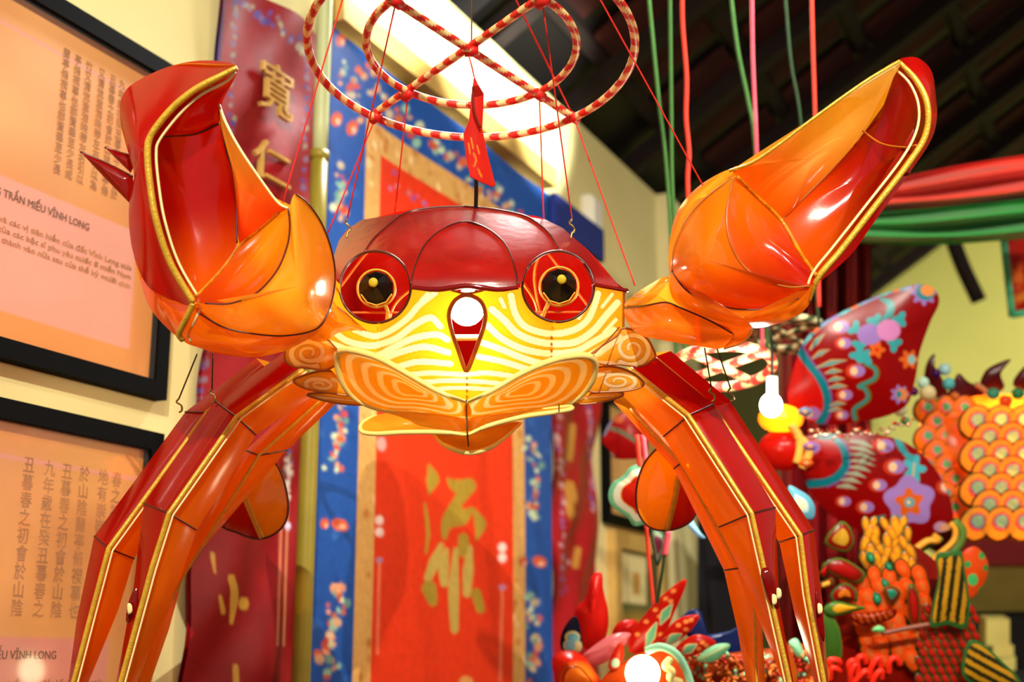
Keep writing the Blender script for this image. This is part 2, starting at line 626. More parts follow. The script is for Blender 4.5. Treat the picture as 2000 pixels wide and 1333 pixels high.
def poster(s0, s1, z0, z1, label, caption, split, body_lines, glyph_cols, tint):
    fw = .040
    P = thing('framed_poster', wp((s0 + s1) / 2, z0, 0), label, 'poster')
    # frame of four lengths
    wbox('frame_rail', s0, s1, z1 - fw, z1, 0, .035, M_black, P)
    wbox('frame_rail', s0, s1, z0, z0 + fw, 0, .035, M_black, P)
    wbox('frame_stile', s0, s0 + fw, z0 + fw, z1 - fw, 0, .035, M_black, P)
    wbox('frame_stile', s1 - fw, s1, z0 + fw, z1 - fw, 0, .035, M_black, P)
    a, b, c, d = s0 + fw, s1 - fw, z0 + fw, z1 - fw
    zc = c + (d - c) * split
    r2 = np.random.default_rng(int(s1 * 100 + z0 * 7))

    def pt(x, y, S, Z):
        Pt = Paint(S, Z, tint[0])
        # aged paper blotches
        for _ in range(26):
            Pt.disc(r2.uniform(a, b), r2.uniform(zc, d), r2.uniform(.05, .2), r2.uniform(.03, .12), tint[2] if r2.random() < .5 else tint[3], soft=.12, op=.35)
        Pt.poly([(a, zc), (b - .07, zc), (b - .07, c + .06), (a, c + .06)], tint[1])
        Pt.poly([(a, d - .075), (b, d - .075), (b, d - .068), (a, d - .068)], '#d98c86', .8)
        return Pt.c
    sh = wall_sheet('poster_sheet', a, b, c, d, .012, M_print, P, 120, 120, pt)
    # columns of brush writing
    glyphs = '永和九年歲在癸丑暮春之初會於山陰蘭亭脩禊事也群賢畢至少長咸集此地有崇嶺茂林竹又清流激湍映帶左右引以為曲水列坐其次雖無絲管弦盛一觴詠亦足暢敘幽情'
    for (sp, top, n, h) in glyph_cols:
        k0 = int(r2.integers(0, 40))
        body = '\n'.join(glyphs[(k0 + j) % len(glyphs)] for j in range(n))
        wall_text('brush_writing', body, sp, top, h, M_inkfaint, sh, .0125, sx=.9)
    wbox('glass_pane', a, b, c, d, .024, .027, M_glass, P)
    if caption:
        wall_text('caption', caption, b - .22, zc - .043, .023, M_ink, sh, .0125, align='RIGHT', sx=.95)
        for k, line in enumerate(body_lines):
            wall_text('caption_text', line, b - .08, zc - .095 - k * .021, .017, M_inkfaint, sh, .0125, align='RIGHT', sx=1.35)
    return P


TA = ('#dd8f42', '#e29a82', '#e9b063', '#c97a30')
TB = ('#d28a3c', '#cf7e66', '#dda24e', '#b9701f')
sR, _ = on_wall(334, 650, .035)
_, zb = on_wall(0, 707)
_, zt = on_wall(94, 0)
sv = [on_wall(x, 300)[0] for x in (98, 122, 145, 172, 195, 214)]
_, ztx = on_wall(150, 130)
lines = ['Trong Văn Thánh Miếu có thờ Khổng Tử và các vị tiên hiền của đất Vĩnh Long xưa',
         'Nơi đây là chốn sinh hoạt văn hóa của các bậc sĩ phu yêu nước ở miền Nam',
         'công trình được xây dựng và hoàn thành vào nửa sau của thế kỷ mười chín']
poster(sR - 1.35, sR, zb, zt, 'black framed orange poster with pink caption, upper of two on cream wall', 'ƯỢNG TRẤN MIẾU VĨNH LONG', .46, lines,
       [(s, ztx, 12, .024) for s in sv], TA)
_, zt2 = on_wall(0, 784)
sv = [on_wall(x, 1000)[0] for x in (28, 70, 105, 140, 178, 205)]
_, ztx = on_wall(100, 930)
zpk = on_wall(0, 1243)[1]
sp2 = (zpk - (zt2 - .94)) / .90
poster(sR - 1.35, sR, zt2 - .98, zt2, 'black framed orange poster of brush writing, lower of two on cream wall', 'ƯỢNG TRẤN MIẾU VĨNH LONG', sp2, lines,
       [(s, ztx, 9, .035) for s in sv], TB)

# posters beyond the banners
s0, _ = on_wall(1172, 900); s1, _ = on_wall(1284, 900)
_, zb3 = on_wall(1180, 1022); _, zt3 = on_wall(1180, 770)
poster(s0, s1, zb3, zt3, 'small orange framed poster beside the narrow dark red banner', None, .2, [], [], ('#c96f38', '#cf7a48', '#d5824a', '#a9582a'))
P4 = thing('framed_picture', wp(s0 + .4, .4, 0), 'ochre framed picture with pale mat hanging below small orange poster', 'picture')
_, zt4 = on_wall(1180, 1035)
fw = .07
s0b = s0 + .06
for nm, aa, bb, cc, dd in (('frame_rail', s0b, s1, zt4 - fw, zt4), ('frame_rail', s0b, s1, zt4 - 1.2, zt4 - 1.2 + fw), ('frame_stile', s0b, s0b + fw, zt4 - 1.2 + fw, zt4 - fw), ('frame_stile', s1 - fw, s1, zt4 - 1.2 + fw, zt4 - fw)):
    wbox(nm, aa, bb, cc, dd, 0, .04, M_ochre, P4)


def pic(x, y, S, Z):
    Pt = Paint(x, y, '#17110c')
    Pt.poly([(1197, 1072), (1262, 1088), (1262, 1182), (1197, 1178)], '#dfcf9c')
    Pt.disc(1198, 1160, 14, 30, '#b0a030', soft=14)
    Pt.disc(1240, 1250, 60, 50, '#a8741c', soft=30)
    Pt.poly([(1236, 1116), (1250, 1118), (1249, 1163), (1236, 1160)], '#c07a2a')
    return Pt.c


wall_sheet('picture_sheet', s0b + fw, s1 - fw, zt4 - 1.2 + fw, zt4 - fw, .014, M_print, P4, 50, 80, pic)

# ------------------------------------------------------------------ banners
M_silk = matte('painted_silk', None, .55, .16, 12, spec=.3, sheen=.0, bump=.25, bscale=22)
M_brocade = matte('brocade', None, .6, .16, 45, spec=.3, bump=.3, bscale=120)
M_gold_thread = matte('gold_thread', '#c99a44', .45, .25, 60, spec=.6, bump=.4, bscale=200)


def blobs(Pt, path, n, size, cols, seed, jitter):
    r = np.random.default_rng(seed)
    p = cr(path, n) if len(path) > 2 else np.linspace(path[0], path[1], n)
    for q in p:
        for _ in range(2):
            s = size * r.uniform(.45, 1.1)
            Pt.disc(q[0] + r.normal() * jitter, q[1] + r.normal() * jitter * 1.4, s, s * r.uniform(.5, 1.2), cols[int(r.integers(len(cols)))], rot=r.uniform(0, 3), soft=3, op=.72)


# left dark red banner
SA, _ = on_wall(432, 60, .03); SB, _ = on_wall(618, 300, .03)
_, zr = on_wall(470, -40, .03)


def paint_red(x, y, S, Z):
    Pt = Paint(x, y, '#8a0710')
    Pt.stroke([(436, 0), (424, 160), (385, 720), (352, 1333)], 7, '#26265e')
    top = [(465, 5), (535, 45), (600, 105)]
    blobs(Pt, top, 13, 9, ['#4a3c8a', '#8a6a80', '#a8a582', '#5b4a95', '#a89c88'], 3, 4)
    for path, sd in (([(462, 10), (455, 130), (447, 300), (425, 560), (390, 800)], 4), ([(603, 110), (597, 230), (590, 420), (575, 700), (562, 940)], 5)):
        blobs(Pt, path, 42, 6, ['#43357f', '#7d6478', '#8d8b74', '#4b3c88', '#6f5f80'], sd, 3)
    for x0 in (560, 548):
        Pt.stroke([(x0 + 4, 930), (x0 - 6, 1260)], 4, '#c07a52', soft=3)
    blobs(Pt, [(564, 905), (560, 960)], 6, 8, ['#e0c9c0', '#e8d8c8', '#d0a0a0'], 8, 3)
    Pt.disc(562, 1028, 6, 7, '#d0c8e0', soft=3)
    # brush strokes low on the cloth
    g = '#c9993a'
    Pt.stroke([(452, 1130), (458, 1160), (452, 1215)], [14, 16, 8], g, soft=3)
    Pt.disc(476, 1180, 10, 13, g, soft=3)
    Pt.stroke([(415, 1085), (420, 1120)], [10, 4], g, soft=3)
    Pt.stroke([(430, 1165), (436, 1195)], [6, 10], g, soft=3)
    Pt.stroke([(460, 1305), (462, 1345)], [12, 12], g, soft=3)
    return Pt.c


def folds(S, Z):
    return .018 * np.sin((S * 9 + Z * 7)) * np.sin(Z * 3.1) + .011 * np.sin(S * 23 - Z * 15) + .007 * np.sin(Z * 26 + 2 * np.sin(S * 11)) * np.clip((1.9 - Z) / .8, 0.15, 1)


bl = wall_sheet('hanging_banner', SA, SB, .35, zr, .035, M_silk, None, 130, 420, paint_red, folds, back=.012,
                label='dark red silk banner with gold characters between posters and pale pole', cat='banner', group=None)


def wall_glyph(parent, ch, px, py, hpx, off, mat, sx=1.0, thick=.006):
    s, z = on_wall(px, py, off)
    P0 = wp(s, z, off)
    d = (P0 - CAM) @ FV
    h = hpx * d / F
    V, f = text_mesh(ch, h)
    cx = (V[:, 0].min() + V[:, 0].max()) / 2; cy = (V[:, 1].min() + V[:, 1].max()) / 2
    V[:, :2] *= 1.0
    return mk('gold_character', wp(s + (V[:, 0] - cx) * sx, z + (V[:, 1] - cy), off + V[:, 2] * thick / .0006), f, mat, parent, smooth=False)


wall_glyph(bl, '寬', 540, 176, 112, .058, M_gold_thread, 1.05)
wall_glyph(bl, '仁', 531, 320, 88, .058, M_gold_thread, 1.5)

# bamboo pole
p0 = on_wall(626, 250, .12); p1 = on_wall(590, 1250, .12)
pole = thing('bamboo_pole', wp(p0[0], 0, .12), 'pale green bamboo pole standing between red and blue banners', 'pole')
M_bam = matte('bamboo_pale', '#b3bb86', .4, .1, 9)
M_bam2 = matte('bamboo_olive', '#8a7d26', .4, .15, 9)
_, zj = on_wall(625, 305, .12)
tube3('cane', [wp(p0[0], z, .12) for z in np.linspace(zj, 4.1, 14)], .021, M_bam, pole, 14)
tube3('cane', [wp(p0[0], z, .12) for z in np.linspace(0, zj, 14)], .023, M_bam2, pole, 14)
for z in (zj,):
    tube3('node_ring', [wp(p0[0], z - .012, .12), wp(p0[0], z + .012, .12)], .026, M_bam2, pole, 14)

# blue and red embroidered banner
SC0, ztop = on_wall(640, 47, .045)
SC1, _ = on_wall(1078, 900, .045)


def paint_blue(x, y, S, Z):
    Pt = Paint(S, Z, '#1c4fa0')
    w_ = SC1 - SC0
    # damask mottling of the blue ground
    r = np.random.default_rng(12)
    for _ in range(420):
        Pt.disc(r.uniform(SC0, SC1), r.uniform(.3, ztop), r.uniform(.01, .035), r.uniform(.008, .02), '#3468b8' if r.random() < .5 else '#163f86', soft=.012, op=.5)
    g0, _ = on_wall(700, 900, .045); g1, _ = on_wall(1022, 900, .045)
    r0, _ = on_wall(731, 900, .045); r1, _ = on_wall(1000, 900, .045)
    _, zg = on_wall(712, 222, .045); _, zrd = on_wall(740, 300, .045)
    Pt.poly([(g0, .2), (g1, .2), (g1, zg), (g0, zg)], '#d9a55c')
    for _ in range(120):
        e = r.integers(3)
        q = (r.uniform(g0, r0), r.uniform(.4, zg)) if e == 0 else (r.uniform(r1, g1), r.uniform(.4, zg)) if e == 1 else (r.uniform(g0, g1), r.uniform(zrd, zg))
        Pt.disc(q[0], q[1], r.uniform(.006, .02), r.uniform(.006, .02), '#c07a34' if r.random() < .6 else '#f0cd8c', soft=.008, op=.7)
    Pt.poly([(r0, .2), (r1, .2), (r1, zrd), (r0, zrd)], '#e0340f')
    c = Pt.c
    Pt = Paint(x, y, '#000000'); Pt.c = c
    flo = ['#d8663e', '#e6a078', '#cfe0b8', '#8fc0a8', '#d8a878', '#d0492c', '#c8b898', '#6f9e8a', '#c8683a']
    # flower sprays on the borders
    sp = [([(667, 130), (672, 165)], 4, 9), ([(690, 150), (700, 235)], 8, 9), ([(662, 345), (668, 430)], 10, 10), ([(668, 790), (664, 850), (650, 920)], 16, 10), ([(652, 1150), (665, 1200), (640, 1245), (652, 1320)], 22, 12),
          ([(700, 130), (770, 205), (850, 285)], 16, 12), ([(850, 285), (920, 340), (1010, 410)], 18, 11), ([(1035, 870), (1048, 940), (1040, 1010)], 16, 9), ([(1032, 1165), (1048, 1230), (1042, 1320)], 20, 10)]
    for k, (pth, n, sz) in enumerate(sp):
        blobs(Pt, pth, n, sz * .8, flo, 30 + k, sz * .75)
    for (x0, y0, rx, ry) in ((666, 78, 9, 13), (657, 233, 11, 14), (688, 250, 11, 15), (664, 1026, 17, 12), (634, 1023, 8, 10), (1054, 1098, 14, 11), (1022, 1097, 7, 8)):
        Pt.disc(x0, y0, rx, ry, '#d8582a', rot=.4, soft=3); Pt.disc(x0 + 3, y0 + 4, rx * .45, ry * .45, '#f0b898', soft=3)
    # tassel motifs on the red field
    for (x0, ys) in ((741, (1017, 1040)), (981, (1070, 1090))):
        for yy in ys: Pt.disc(x0, yy, 8, 9, '#f4dcd0', soft=4)
        Pt.stroke([(x0, ys[0] + 80), (x0 - 4, ys[0] + 260)], 5, '#f0805a', soft=4)
        Pt.disc(x0, ys[0] + 78, 7, 5, '#b08ab0', soft=4)
    Pt.disc(745, 868, 9, 14, '#f09a92', soft=4)
    blobs(Pt, [(765, 350), (800, 380), (830, 395)], 7, 5, ['#8a4a90', '#c87a6a', '#b07ab0'], 77, 5)
    # large brushed character
    g = '#a98a2c'
    Pt.stroke([(838, 910), (845, 935), (838, 965)], [6, 26, 4], g, soft=3)
    Pt.stroke([(830, 985), (836, 1040), (832, 1080)], [5, 8, 5], g, soft=3)
    Pt.stroke([(876, 938), (892, 950), (915, 945)], [8, 26, 18], g, soft=3)
    Pt.stroke([(915, 950), (895, 980), (872, 1025), (868, 1050)], [30, 22, 26, 10], g, soft=3)
    Pt.stroke([(875, 1022), (905, 1008), (920, 995)], [20, 34, 8], g, soft=3)
    Pt.stroke([(925, 995), (938, 1025), (930, 1055)], [6, 24, 4], g, soft=3)
    Pt.stroke([(905, 1052), (906, 1078)], [20, 24], g, soft=3)
    for q in ([(862, 1065), (848, 1100), (836, 1130)], [(872, 1075), (866, 1110), (868, 1140)], [(890, 1075), (886, 1160), (888, 1230)], [(918, 1070), (914, 1120), (912, 1160)]):
        Pt.stroke(q, [10, 22, 16], '#c2a450', soft=3)
    Pt.stroke([(838, 1150), (845, 1175)], [30, 20], g, soft=3)
    Pt.stroke([(930, 1160), (938, 1190)], [20, 18], g, soft=3)
    Pt.disc(910, 1335, 14, 14, '#e09a50', soft=4)
    return Pt.c


wall_sheet('hanging_banner', SC0, SC1, .3, ztop, .045, M_brocade, None, 230, 480, paint_blue, lambda S, Z: .006 * np.sin(S * 7) * np.sin(Z * 2.5), back=.014,
           label='red banner with gold brushed character and blue embroidered border', cat='banner')

# right dark red banner under a blue heading
SD0, _ = on_wall(1083, 900, .03); SD1, _ = on_wall(1166, 900, .03)
_, zd = on_wall(1060, 372, .05)


def paint_red2(x, y, S, Z):
    Pt = Paint(x, y, '#9a1218')
    for pth, sd in (([(1090, 800), (1098, 960), (1100, 1150)], 41), ([(1150, 790), (1156, 900), (1160, 1000)], 42)):
        blobs(Pt, pth, 22, 5, ['#7a4a8a', '#b48aa0', '#c9a8a8'], sd, 3)
    for (x0, y0, x1, y1, w_) in ((1118, 835, 1112, 895, 14), (1112, 950, 1118, 975, 22), (1112, 985, 1116, 1005, 16), (1128, 1075, 1124, 1105, 14)):
        Pt.stroke([(x0, y0), (x1, y1)], w_, '#c08a3a', soft=4)
    return Pt.c


wall_sheet('hanging_banner', SD0 - .02, SD1, .3, zd - .06, .03, M_silk, None, 60, 220, paint_red2, folds, back=.012,
           label='narrow dark red silk banner under blue heading beside cream wall', cat='banner')
wbox('banner_heading', SD0 - .1, SD1 - .02, zd - .14, zd + .0, .062, .085, matte('blue_cloth', '#1d2f7c', .7, .12, 20), label='deep blue cloth heading above the narrow dark red banner', cat='heading')
s_, z_ = on_wall(1158, 418, .03)
wb = thing('wall_box', wp(s_, z_ - .06, 0), 'small white plastic box fixed on cream wall above banner end', 'switch box')
wbox('box_body', s_ - .055, s_ + .055, z_ - .07, z_ + .07, 0, .045, M_white, wb)
wbox('box_cover', s_ - .045, s_ + .045, z_ - .058, z_ + .058, .045, .055, M_white, wb)

# ================================================================== the crab lantern
FI_RED = film('red_film', '#b40e05', .55, .14, .8, .16, .18, 9, bump=.12, bscale=18)
FI_SHELL = film('shell_film', '#8e0d07', .45, .0, 2.4, .22, .2, 12, bump=.10, bscale=60)
FI_DEEP = film('deep_red_film', '#8c0606', .35, .0, .9, .12, .12, 9)
FI_ORANGE = film('orange_film', '#fb961a', .66, .22, .8, .15, .16, 8, bump=.12, bscale=16)
FI_AMBER = film('amber_film', '#ffb628', .64, .16, .8, .15, .14, 8, bump=.10, bscale=16)
FI_BURNT = film('burnt_film', '#f47a14', .64, .16, .8, .15, .2, 8, bump=.15, bscale=16)
FI_PAINT = film('painted_film', None, .68, .0, .45, .2, .06, 20)
FI_BACK = film('back_film', '#ffb22c', .7, .4, .5, .2, .1, 8)
FI_PLATE = film('painted_plate', None, .5, .0, .35, .2, .06, 20)
M_gold = matte('gold_braid', '#d2a52a', .34, .22, 70, spec=.6, metal=.25, bump=.35, bscale=260)
M_cream = matte('cream_cord', '#f4dc98', .45, .08, 60, spec=.4)
M_rim = matte('cream_rim', '#f6dc7c', .45, .1, 50, spec=.4)
M_seam = matte('dark_seam', '#4a1206', .35, .3, 60, spec=.6)
M_brownrim = matte('brown_rim', '#a85c10', .35, .2, 60, spec=.6)
M_rib = matte('orange_rib', '#e0641c', .5, .15, 30)
M_eye = matte('black_lacquer', '#050504', .25, .05, 10, spec=.4, coat=.15)
M_eyegold = matte('eye_gold', '#d9a12c', .4, .2, 60)
M_dot = matte('eye_dot', '#c8b020', .45, .2, 60)
M_wire = matte('wire', '#4c4a30', .4, .1, 60, metal=.6)
M_hook = matte('brass_hook', '#a38a4a', .28, .1, 60, metal=.9)
M_bulb = glow('lamp_bulb', '#fff2d2', 80)

crab = thing('crab_lantern', at(912, 850, 2.5), 'big red and orange crab lantern with raised claws, lit inside', 'lantern')


def sd(x, y):
    """depth of the shell"""
    t = np.clip((562 - y) / 158, 0, 1.05)
    return 2.255 + .25 * t ** 1.5 + .15 * (np.abs(x - 925) / 300) ** 2.4


def fd(x, y):
    """depth of the face"""
    a = np.abs(x - 911)
    d = np.where(a < 170, 2.34 - .05 * a / 170, 2.29 + .11 * ((np.maximum(a, 170) - 170) / 140) ** 1.25)
    return d + (y - 560) / 240 * .09


# ---- shell
eyeL = (733, 561, 69, 70); eyeR = (1090, 560, 70, 69)


def arc(e, a0, a1, n):
    t = np.radians(np.linspace(a0, a1, n))
    return [(e[0] + e[2] * math.cos(u), e[1] - e[3] * math.sin(u)) for u in t]


carc = [(803, 556), (812, 515), (830, 478), (862, 449), (906, 433), (950, 446), (985, 475), (1003, 515), (1011, 556)]
oarcL = [(712, 492), (728, 468), (750, 447), (790, 417), (840, 406), (907, 403)]
oarcR = [(907, 403), (960, 408), (1020, 420), (1050, 436), (1074, 458), (1093, 489)]
sh = fan('shell_panel', carc + [(960, 561), (912, 557), (860, 561)], (906, 510), sd, FI_SHELL, crab, n=110, rings=12)
fan('shell_panel', [(803, 556)] + carc[1:4] + [(906, 433), (907, 403)] + oarcL[::-1][1:-1] + arc(eyeL, 104, 8, 8), (800, 462), sd, FI_SHELL, crab, n=130, rings=12, smooth=False)
fan('shell_panel', [(1011, 556)] + arc(eyeR, 172, 90, 8) + oarcR[::-1][1:-1] + [(907, 403), (906, 433)] + carc[5:8], (1015, 462), sd, FI_SHELL, crab, n=130, rings=12, smooth=False)
fan('shell_panel', [(712, 492), (728, 468), (750, 447), (790, 417), (765, 420), (735, 425), (705, 430), (680, 447), (662, 470), (652, 500), (648, 535), (664, 548)] + arc(eyeL, 170, 112, 6), (697, 468), sd, FI_SHELL, crab, n=110, rings=10, smooth=False)
fan('shell_panel', [(1093, 489), (1074, 458), (1050, 436), (1035, 424), (1065, 429), (1100, 446), (1140, 481), (1175, 524), (1205, 553), (1223, 567), (1190, 562), (1160, 558)] + arc(eyeR, 8, 82, 8), (1132, 505), sd, FI_SHELL, crab, n=110, rings=10, smooth=False)


def on(fn, pts, lift=.003):
    p = np.asarray(pts, float)
    return np.c_[p, fn(p[:, 0], p[:, 1]) - lift]


tube('shell_seam', on(sd, carc), 1.7, M_seam, crab, n=60)
tube('shell_seam', on(sd, oarcL), 1.7, M_seam, crab, n=50)
tube('shell_seam', on(sd, oarcR), 1.7, M_seam, crab, n=50)
lip = [(803, 562), (850, 566), (885, 562), (912, 559), (940, 562), (975, 566), (1012, 562)]
tube('shell_lip', on(sd, lip, .004), 5, FI_DEEP, crab, n=60, taper=[.8, 1, 1.1, 1.1, 1.1, 1, .8])
tube('shell_lip', [(1158, 556, sd(1158, 556) - .003), (1190, 562, sd(1190, 562) - .003), (1225, 568, sd(1223, 566))], 4, FI_DEEP, crab)
# back of the shell and belly close the body behind
sil = [(648, 535), (655, 490), (680, 447), (735, 425), (790, 412), (850, 405), (907, 403), (960, 408), (1020, 419), (1065, 429), (1140, 481), (1205, 553), (1223, 567)]
sil3 = on(sd, sil, 0)
rear = [(690, 640, 2.98), (700, 560, 3.05), (735, 520, 3.1), (780, 500, 3.12), (820, 492, 3.14), (865, 488, 3.14), (910, 486, 3.15), (955, 488, 3.14), (1000, 492, 3.14), (1040, 500, 3.12), (1090, 520, 3.1), (1130, 580, 3.05), (1140, 640, 2.98)]
strip('shell_back', sil3, rear, FI_RED, crab, n=60, m=14, bulge=0)
strip('shell_back', rear, [(700, 690, 2.92), (720, 715, 2.95), (750, 735, 2.96), (790, 748, 2.97), (830, 756, 2.97), (870, 760, 2.97), (910, 760, 2.97), (950, 760, 2.97), (990, 756, 2.97), (1030, 748, 2.97), (1070, 735, 2.96), (1110, 715, 2.95), (1130, 690, 2.92)], FI_RED, crab, n=50, m=8, bulge=-.05)
strip('belly', [(690, 775, 2.46), (760, 800, 2.44), (912, 828, 2.42), (1060, 800, 2.44), (1150, 770, 2.46)], [(700, 690, 2.92), (790, 748, 2.97), (910, 760, 2.97), (1030, 748, 2.97), (1130, 690, 2.92)], FI_AMBER, crab, n=40, m=8)

# ---- face
fpoly = [(649, 540), (664, 556), (805, 563), (912, 563), (1012, 563), (1158, 556), (1219, 567), (1218, 610), (1217, 655), (1190, 720), (1150, 772), (1060, 800), (912, 830), (760, 800), (690, 777), (640, 722), (622, 662), (640, 600)]
beak = [(911, 577), (897, 581), (885, 592), (877, 612), (879, 634), (886, 660), (896, 688), (908, 722), (914, 722), (927, 690), (938, 660), (946, 634), (948, 612), (941, 592), (927, 581)]
lens = [(878, 565), (895, 559), (912, 557), (930, 559), (948, 565), (930, 571), (912, 573), (895, 571)]

strokes = [
    ([(693, 645), (731, 657), (763, 646), (796, 622), (818, 597), (850, 572)], 11),
    ([(627, 640), (650, 647), (673, 664), (704, 674), (733, 675), (774, 661), (808, 636), (841, 621), (860, 638)], 12),
    ([(616, 660), (661, 677), (695, 690), (731, 697), (763, 682), (808, 661), (853, 654), (874, 664)], 12),
    ([(746, 703), (785, 687), (830, 678), (876, 689)], 12), ([(774, 718), (819, 707), (880, 711)], 11),
    ([(796, 733), (841, 729), (904, 732), (950, 729), (1000, 735)], 9), ([(826, 747), (875, 744), (938, 746), (995, 752)], 8), ([(846, 761), (898, 758), (970, 762)], 7),
    ([(640, 610), (660, 628), (690, 640)], 6), ([(645, 585), (652, 605), (665, 622)], 6), ([(835, 575), (822, 590), (812, 606)], 8),
    ([(998, 578), (1006, 612), (1024, 637), (1058, 650), (1091, 652), (1125, 643), (1148, 625), (1160, 600), (1168, 574)], 12),
    ([(961, 605), (986, 627), (1008, 650), (1040, 665), (1080, 672), (1125, 668), (1159, 646), (1181, 620), (1206, 592)], 13),
    ([(952, 636), (979, 661), (1013, 679), (1046, 688), (1080, 691), (1125, 686), (1159, 668), (1199, 645)], 12),
    ([(942, 670), (979, 683), (1024, 701), (1058, 710), (1090, 706), (1130, 700)], 12), ([(934, 697), (979, 706), (1024, 720), (1046, 727)], 11),
    ([(1150, 580), (1140, 605), (1130, 622)], 7), ([(1203, 625), (1180, 650)], 7), ([(1212, 660), (1160, 690), (1140, 702)], 13), ([(978, 585), (985, 600)], 7), ([(1196, 575), (1176, 600)], 6)]


def paint_face(x, y, r):
    P = Paint(x, y, '#f2a014')
    P.stroke([(738, 640), (738, 800)], 3, '#c07a10')
    P.stroke([(1080, 640), (1078, 800)], 3, '#b87010')
    for p, w_ in strokes:
        P.stroke(p, w_ + 6, '#d98c10', soft=3, op=.8)
    for p, w_ in strokes:
        P.stroke(p, w_, '#fdeaa8', soft=1.6)
    for k in range(5):
        P.disc(912, 740 + k * 12, 2, 4, '#5a3208')
    for k in range(4):
        P.disc(1077, 660 + k * 13, 2.5, 4, '#7a4a0a')
    return P.c


gx = np.arange(610, 1226, 2.2); gy = np.arange(536, 834, 2.2)
GX, GY = np.meshgrid(gx, gy)
V = at(GX, GY, fd(GX, GY))
cx_, cy_ = (GX[:-1, :-1] + 1.1), (GY[:-1, :-1] + 1.1)
keep = inside(cx_, cy_, fpoly)
for e in (eyeL, eyeR):
    keep &= (((cx_ - e[0]) / e[2]) ** 2 + ((cy_ - e[1]) / e[3]) ** 2) > 1
keep &= ~inside(cx_, cy_, beak) & ~inside(cx_, cy_, lens)
fc = grid_faces(*GX.shape, keep=keep)
used = np.unique(np.array(fc)); remap = -np.ones(GX.size, int); remap[used] = np.arange(len(used))
face = mk('face', V.reshape(-1, 3)[used], remap[np.array(fc)], FI_PAINT, crab, paint_face(GX.ravel()[used], GY.ravel()[used], None))
tube('beak_rim', on(fd, beak, .004), 4.6, M_brownrim, face, n=70, closed=True)
tube('beak_bar', [(880, 612, fd(880, 612)), (946, 612, fd(946, 612))], .9, M_wire, face)
tube('beak_strap', [(884, 660, 2.5), (940, 660, 2.5)], 6, M_cream, face)
tube('forehead_rim', on(fd, lens, .003), 2.2, M_brownrim, face, n=50, closed=True)
tube('face_edge', on(fd, [(1219, 567), (1218, 610), (1217, 655)], .002), 2.6, M_brownrim, face)
tube('face_edge', on(fd, [(649, 540), (640, 600), (622, 662)], .002), 2.6, M_brownrim, face)

# ---- eyes
for e, pc, dot, stalk in ((eyeL, (735, 564, 37), (729, 552), [(752, 596), (757, 610), (756, 628)]), (eyeR, (1092, 560, 38), (1097, 546), [(1073, 588), (1066, 604), (1060, 618)])):
    ring = [(e[0] + e[2] * math.cos(u), e[1] + e[3] * math.sin(u)) for u in np.linspace(0, 2 * math.pi, 40, endpoint=False)]
    ring = np.array(ring)
    dz = np.minimum(fd(ring[:, 0], ring[:, 1]), sd(ring[:, 0], ring[:, 1])) - .002
    dz = np.where(ring[:, 1] < 556, sd(ring[:, 0], ring[:, 1]), fd(ring[:, 0], ring[:, 1])) - .003
    k = np.ones(7) / 7
    dz = np.convolve(np.r_[dz[-3:], dz, dz[:3]], k, 'valid')
    eye = tube('eye', np.c_[ring, dz], 2.8, M_seam, crab, n=80, closed=True)
    # faceted black cone in a gold rim
    m = 10
    th = np.linspace(0, 2 * math.pi, m, endpoint=False) + .3
    dc = 2.33
    X = np.r_[dot[0], pc[0] + pc[2] * .92 * np.cos(th)]; Y = np.r_[dot[1], pc[1] + pc[2] * .92 * np.sin(th)]
    D = np.r_[dc - .022, np.full(m, dc)]
    X = np.r_[X, pc[0]]; Y = np.r_[Y, pc[1]]; D = np.r_[D, dc + .02]
    mk('pupil', at(X, Y, D), [(0, 1 + i, 1 + (i + 1) % m) for i in range(m)] + [(m + 1, 1 + (i + 1) % m, 1 + i) for i in range(m)], M_eye, eye, smooth=False)
    tube('pupil_rim', [(pc[0] + pc[2] * math.cos(u), pc[1] + pc[2] * math.sin(u), dc + .001) for u in th], 2.2, M_eyegold, eye, n=50, closed=True)
    tube('pupil_line', [(pc[0] + pc[2] * .86 * math.cos(u), pc[1] + 1 + pc[2] * .86 * math.sin(u), dc - .0065) for u in th[:5] ], 1.5, M_eyegold, eye, n=30, straight=True)
    fan('apex_dot', [(dot[0] + 9 * math.cos(u), dot[1] + 9.5 * math.sin(u)) for u in np.linspace(0, 6.28, 14, endpoint=False)], dot, dc - .0235, M_dot, eye, n=20, rings=2, bulge=.002, back=.001)  # yellow dot at the apex of the black cone
    tube('eye_stalk', [(a, b, dc + .005 * i) for i, (a, b) in enumerate(stalk)], 4, M_eyegold, eye)
    tube('eye_bar', [(e[0] - 50, e[1] + 50, dc + .012), (e[0] + 50, e[1] + 50, dc + .012)], 2.2, M_rib, eye)
# bamboo ribs inside the body
for p in ([(665, 560, 2.44), (720, 490, 2.62), (790, 430, 2.66)], [(755, 640, 2.5), (775, 590, 2.52), (830, 545, 2.5)], [(1050, 470, 2.6), (1090, 520, 2.62), (1180, 640, 2.55)], [(1020, 550, 2.5), (1045, 590, 2.52), (1056, 640, 2.5)], [(1062, 480, 2.6), (1044, 540, 2.6), (1060, 640, 2.55)]):
    tube('rib', p, 3, M_rib, crab, n=24)
ball('lamp', 912, 603, 2.5, 34, 34, 34, M_bulb, crab)
tube('lamp_holder', [(914, 572, 2.5), (915, 540, 2.5)], 13, M_white, crab, sides=16)

# ---- mouth
CR, OR = '#fff2b0', '#f6b81e'


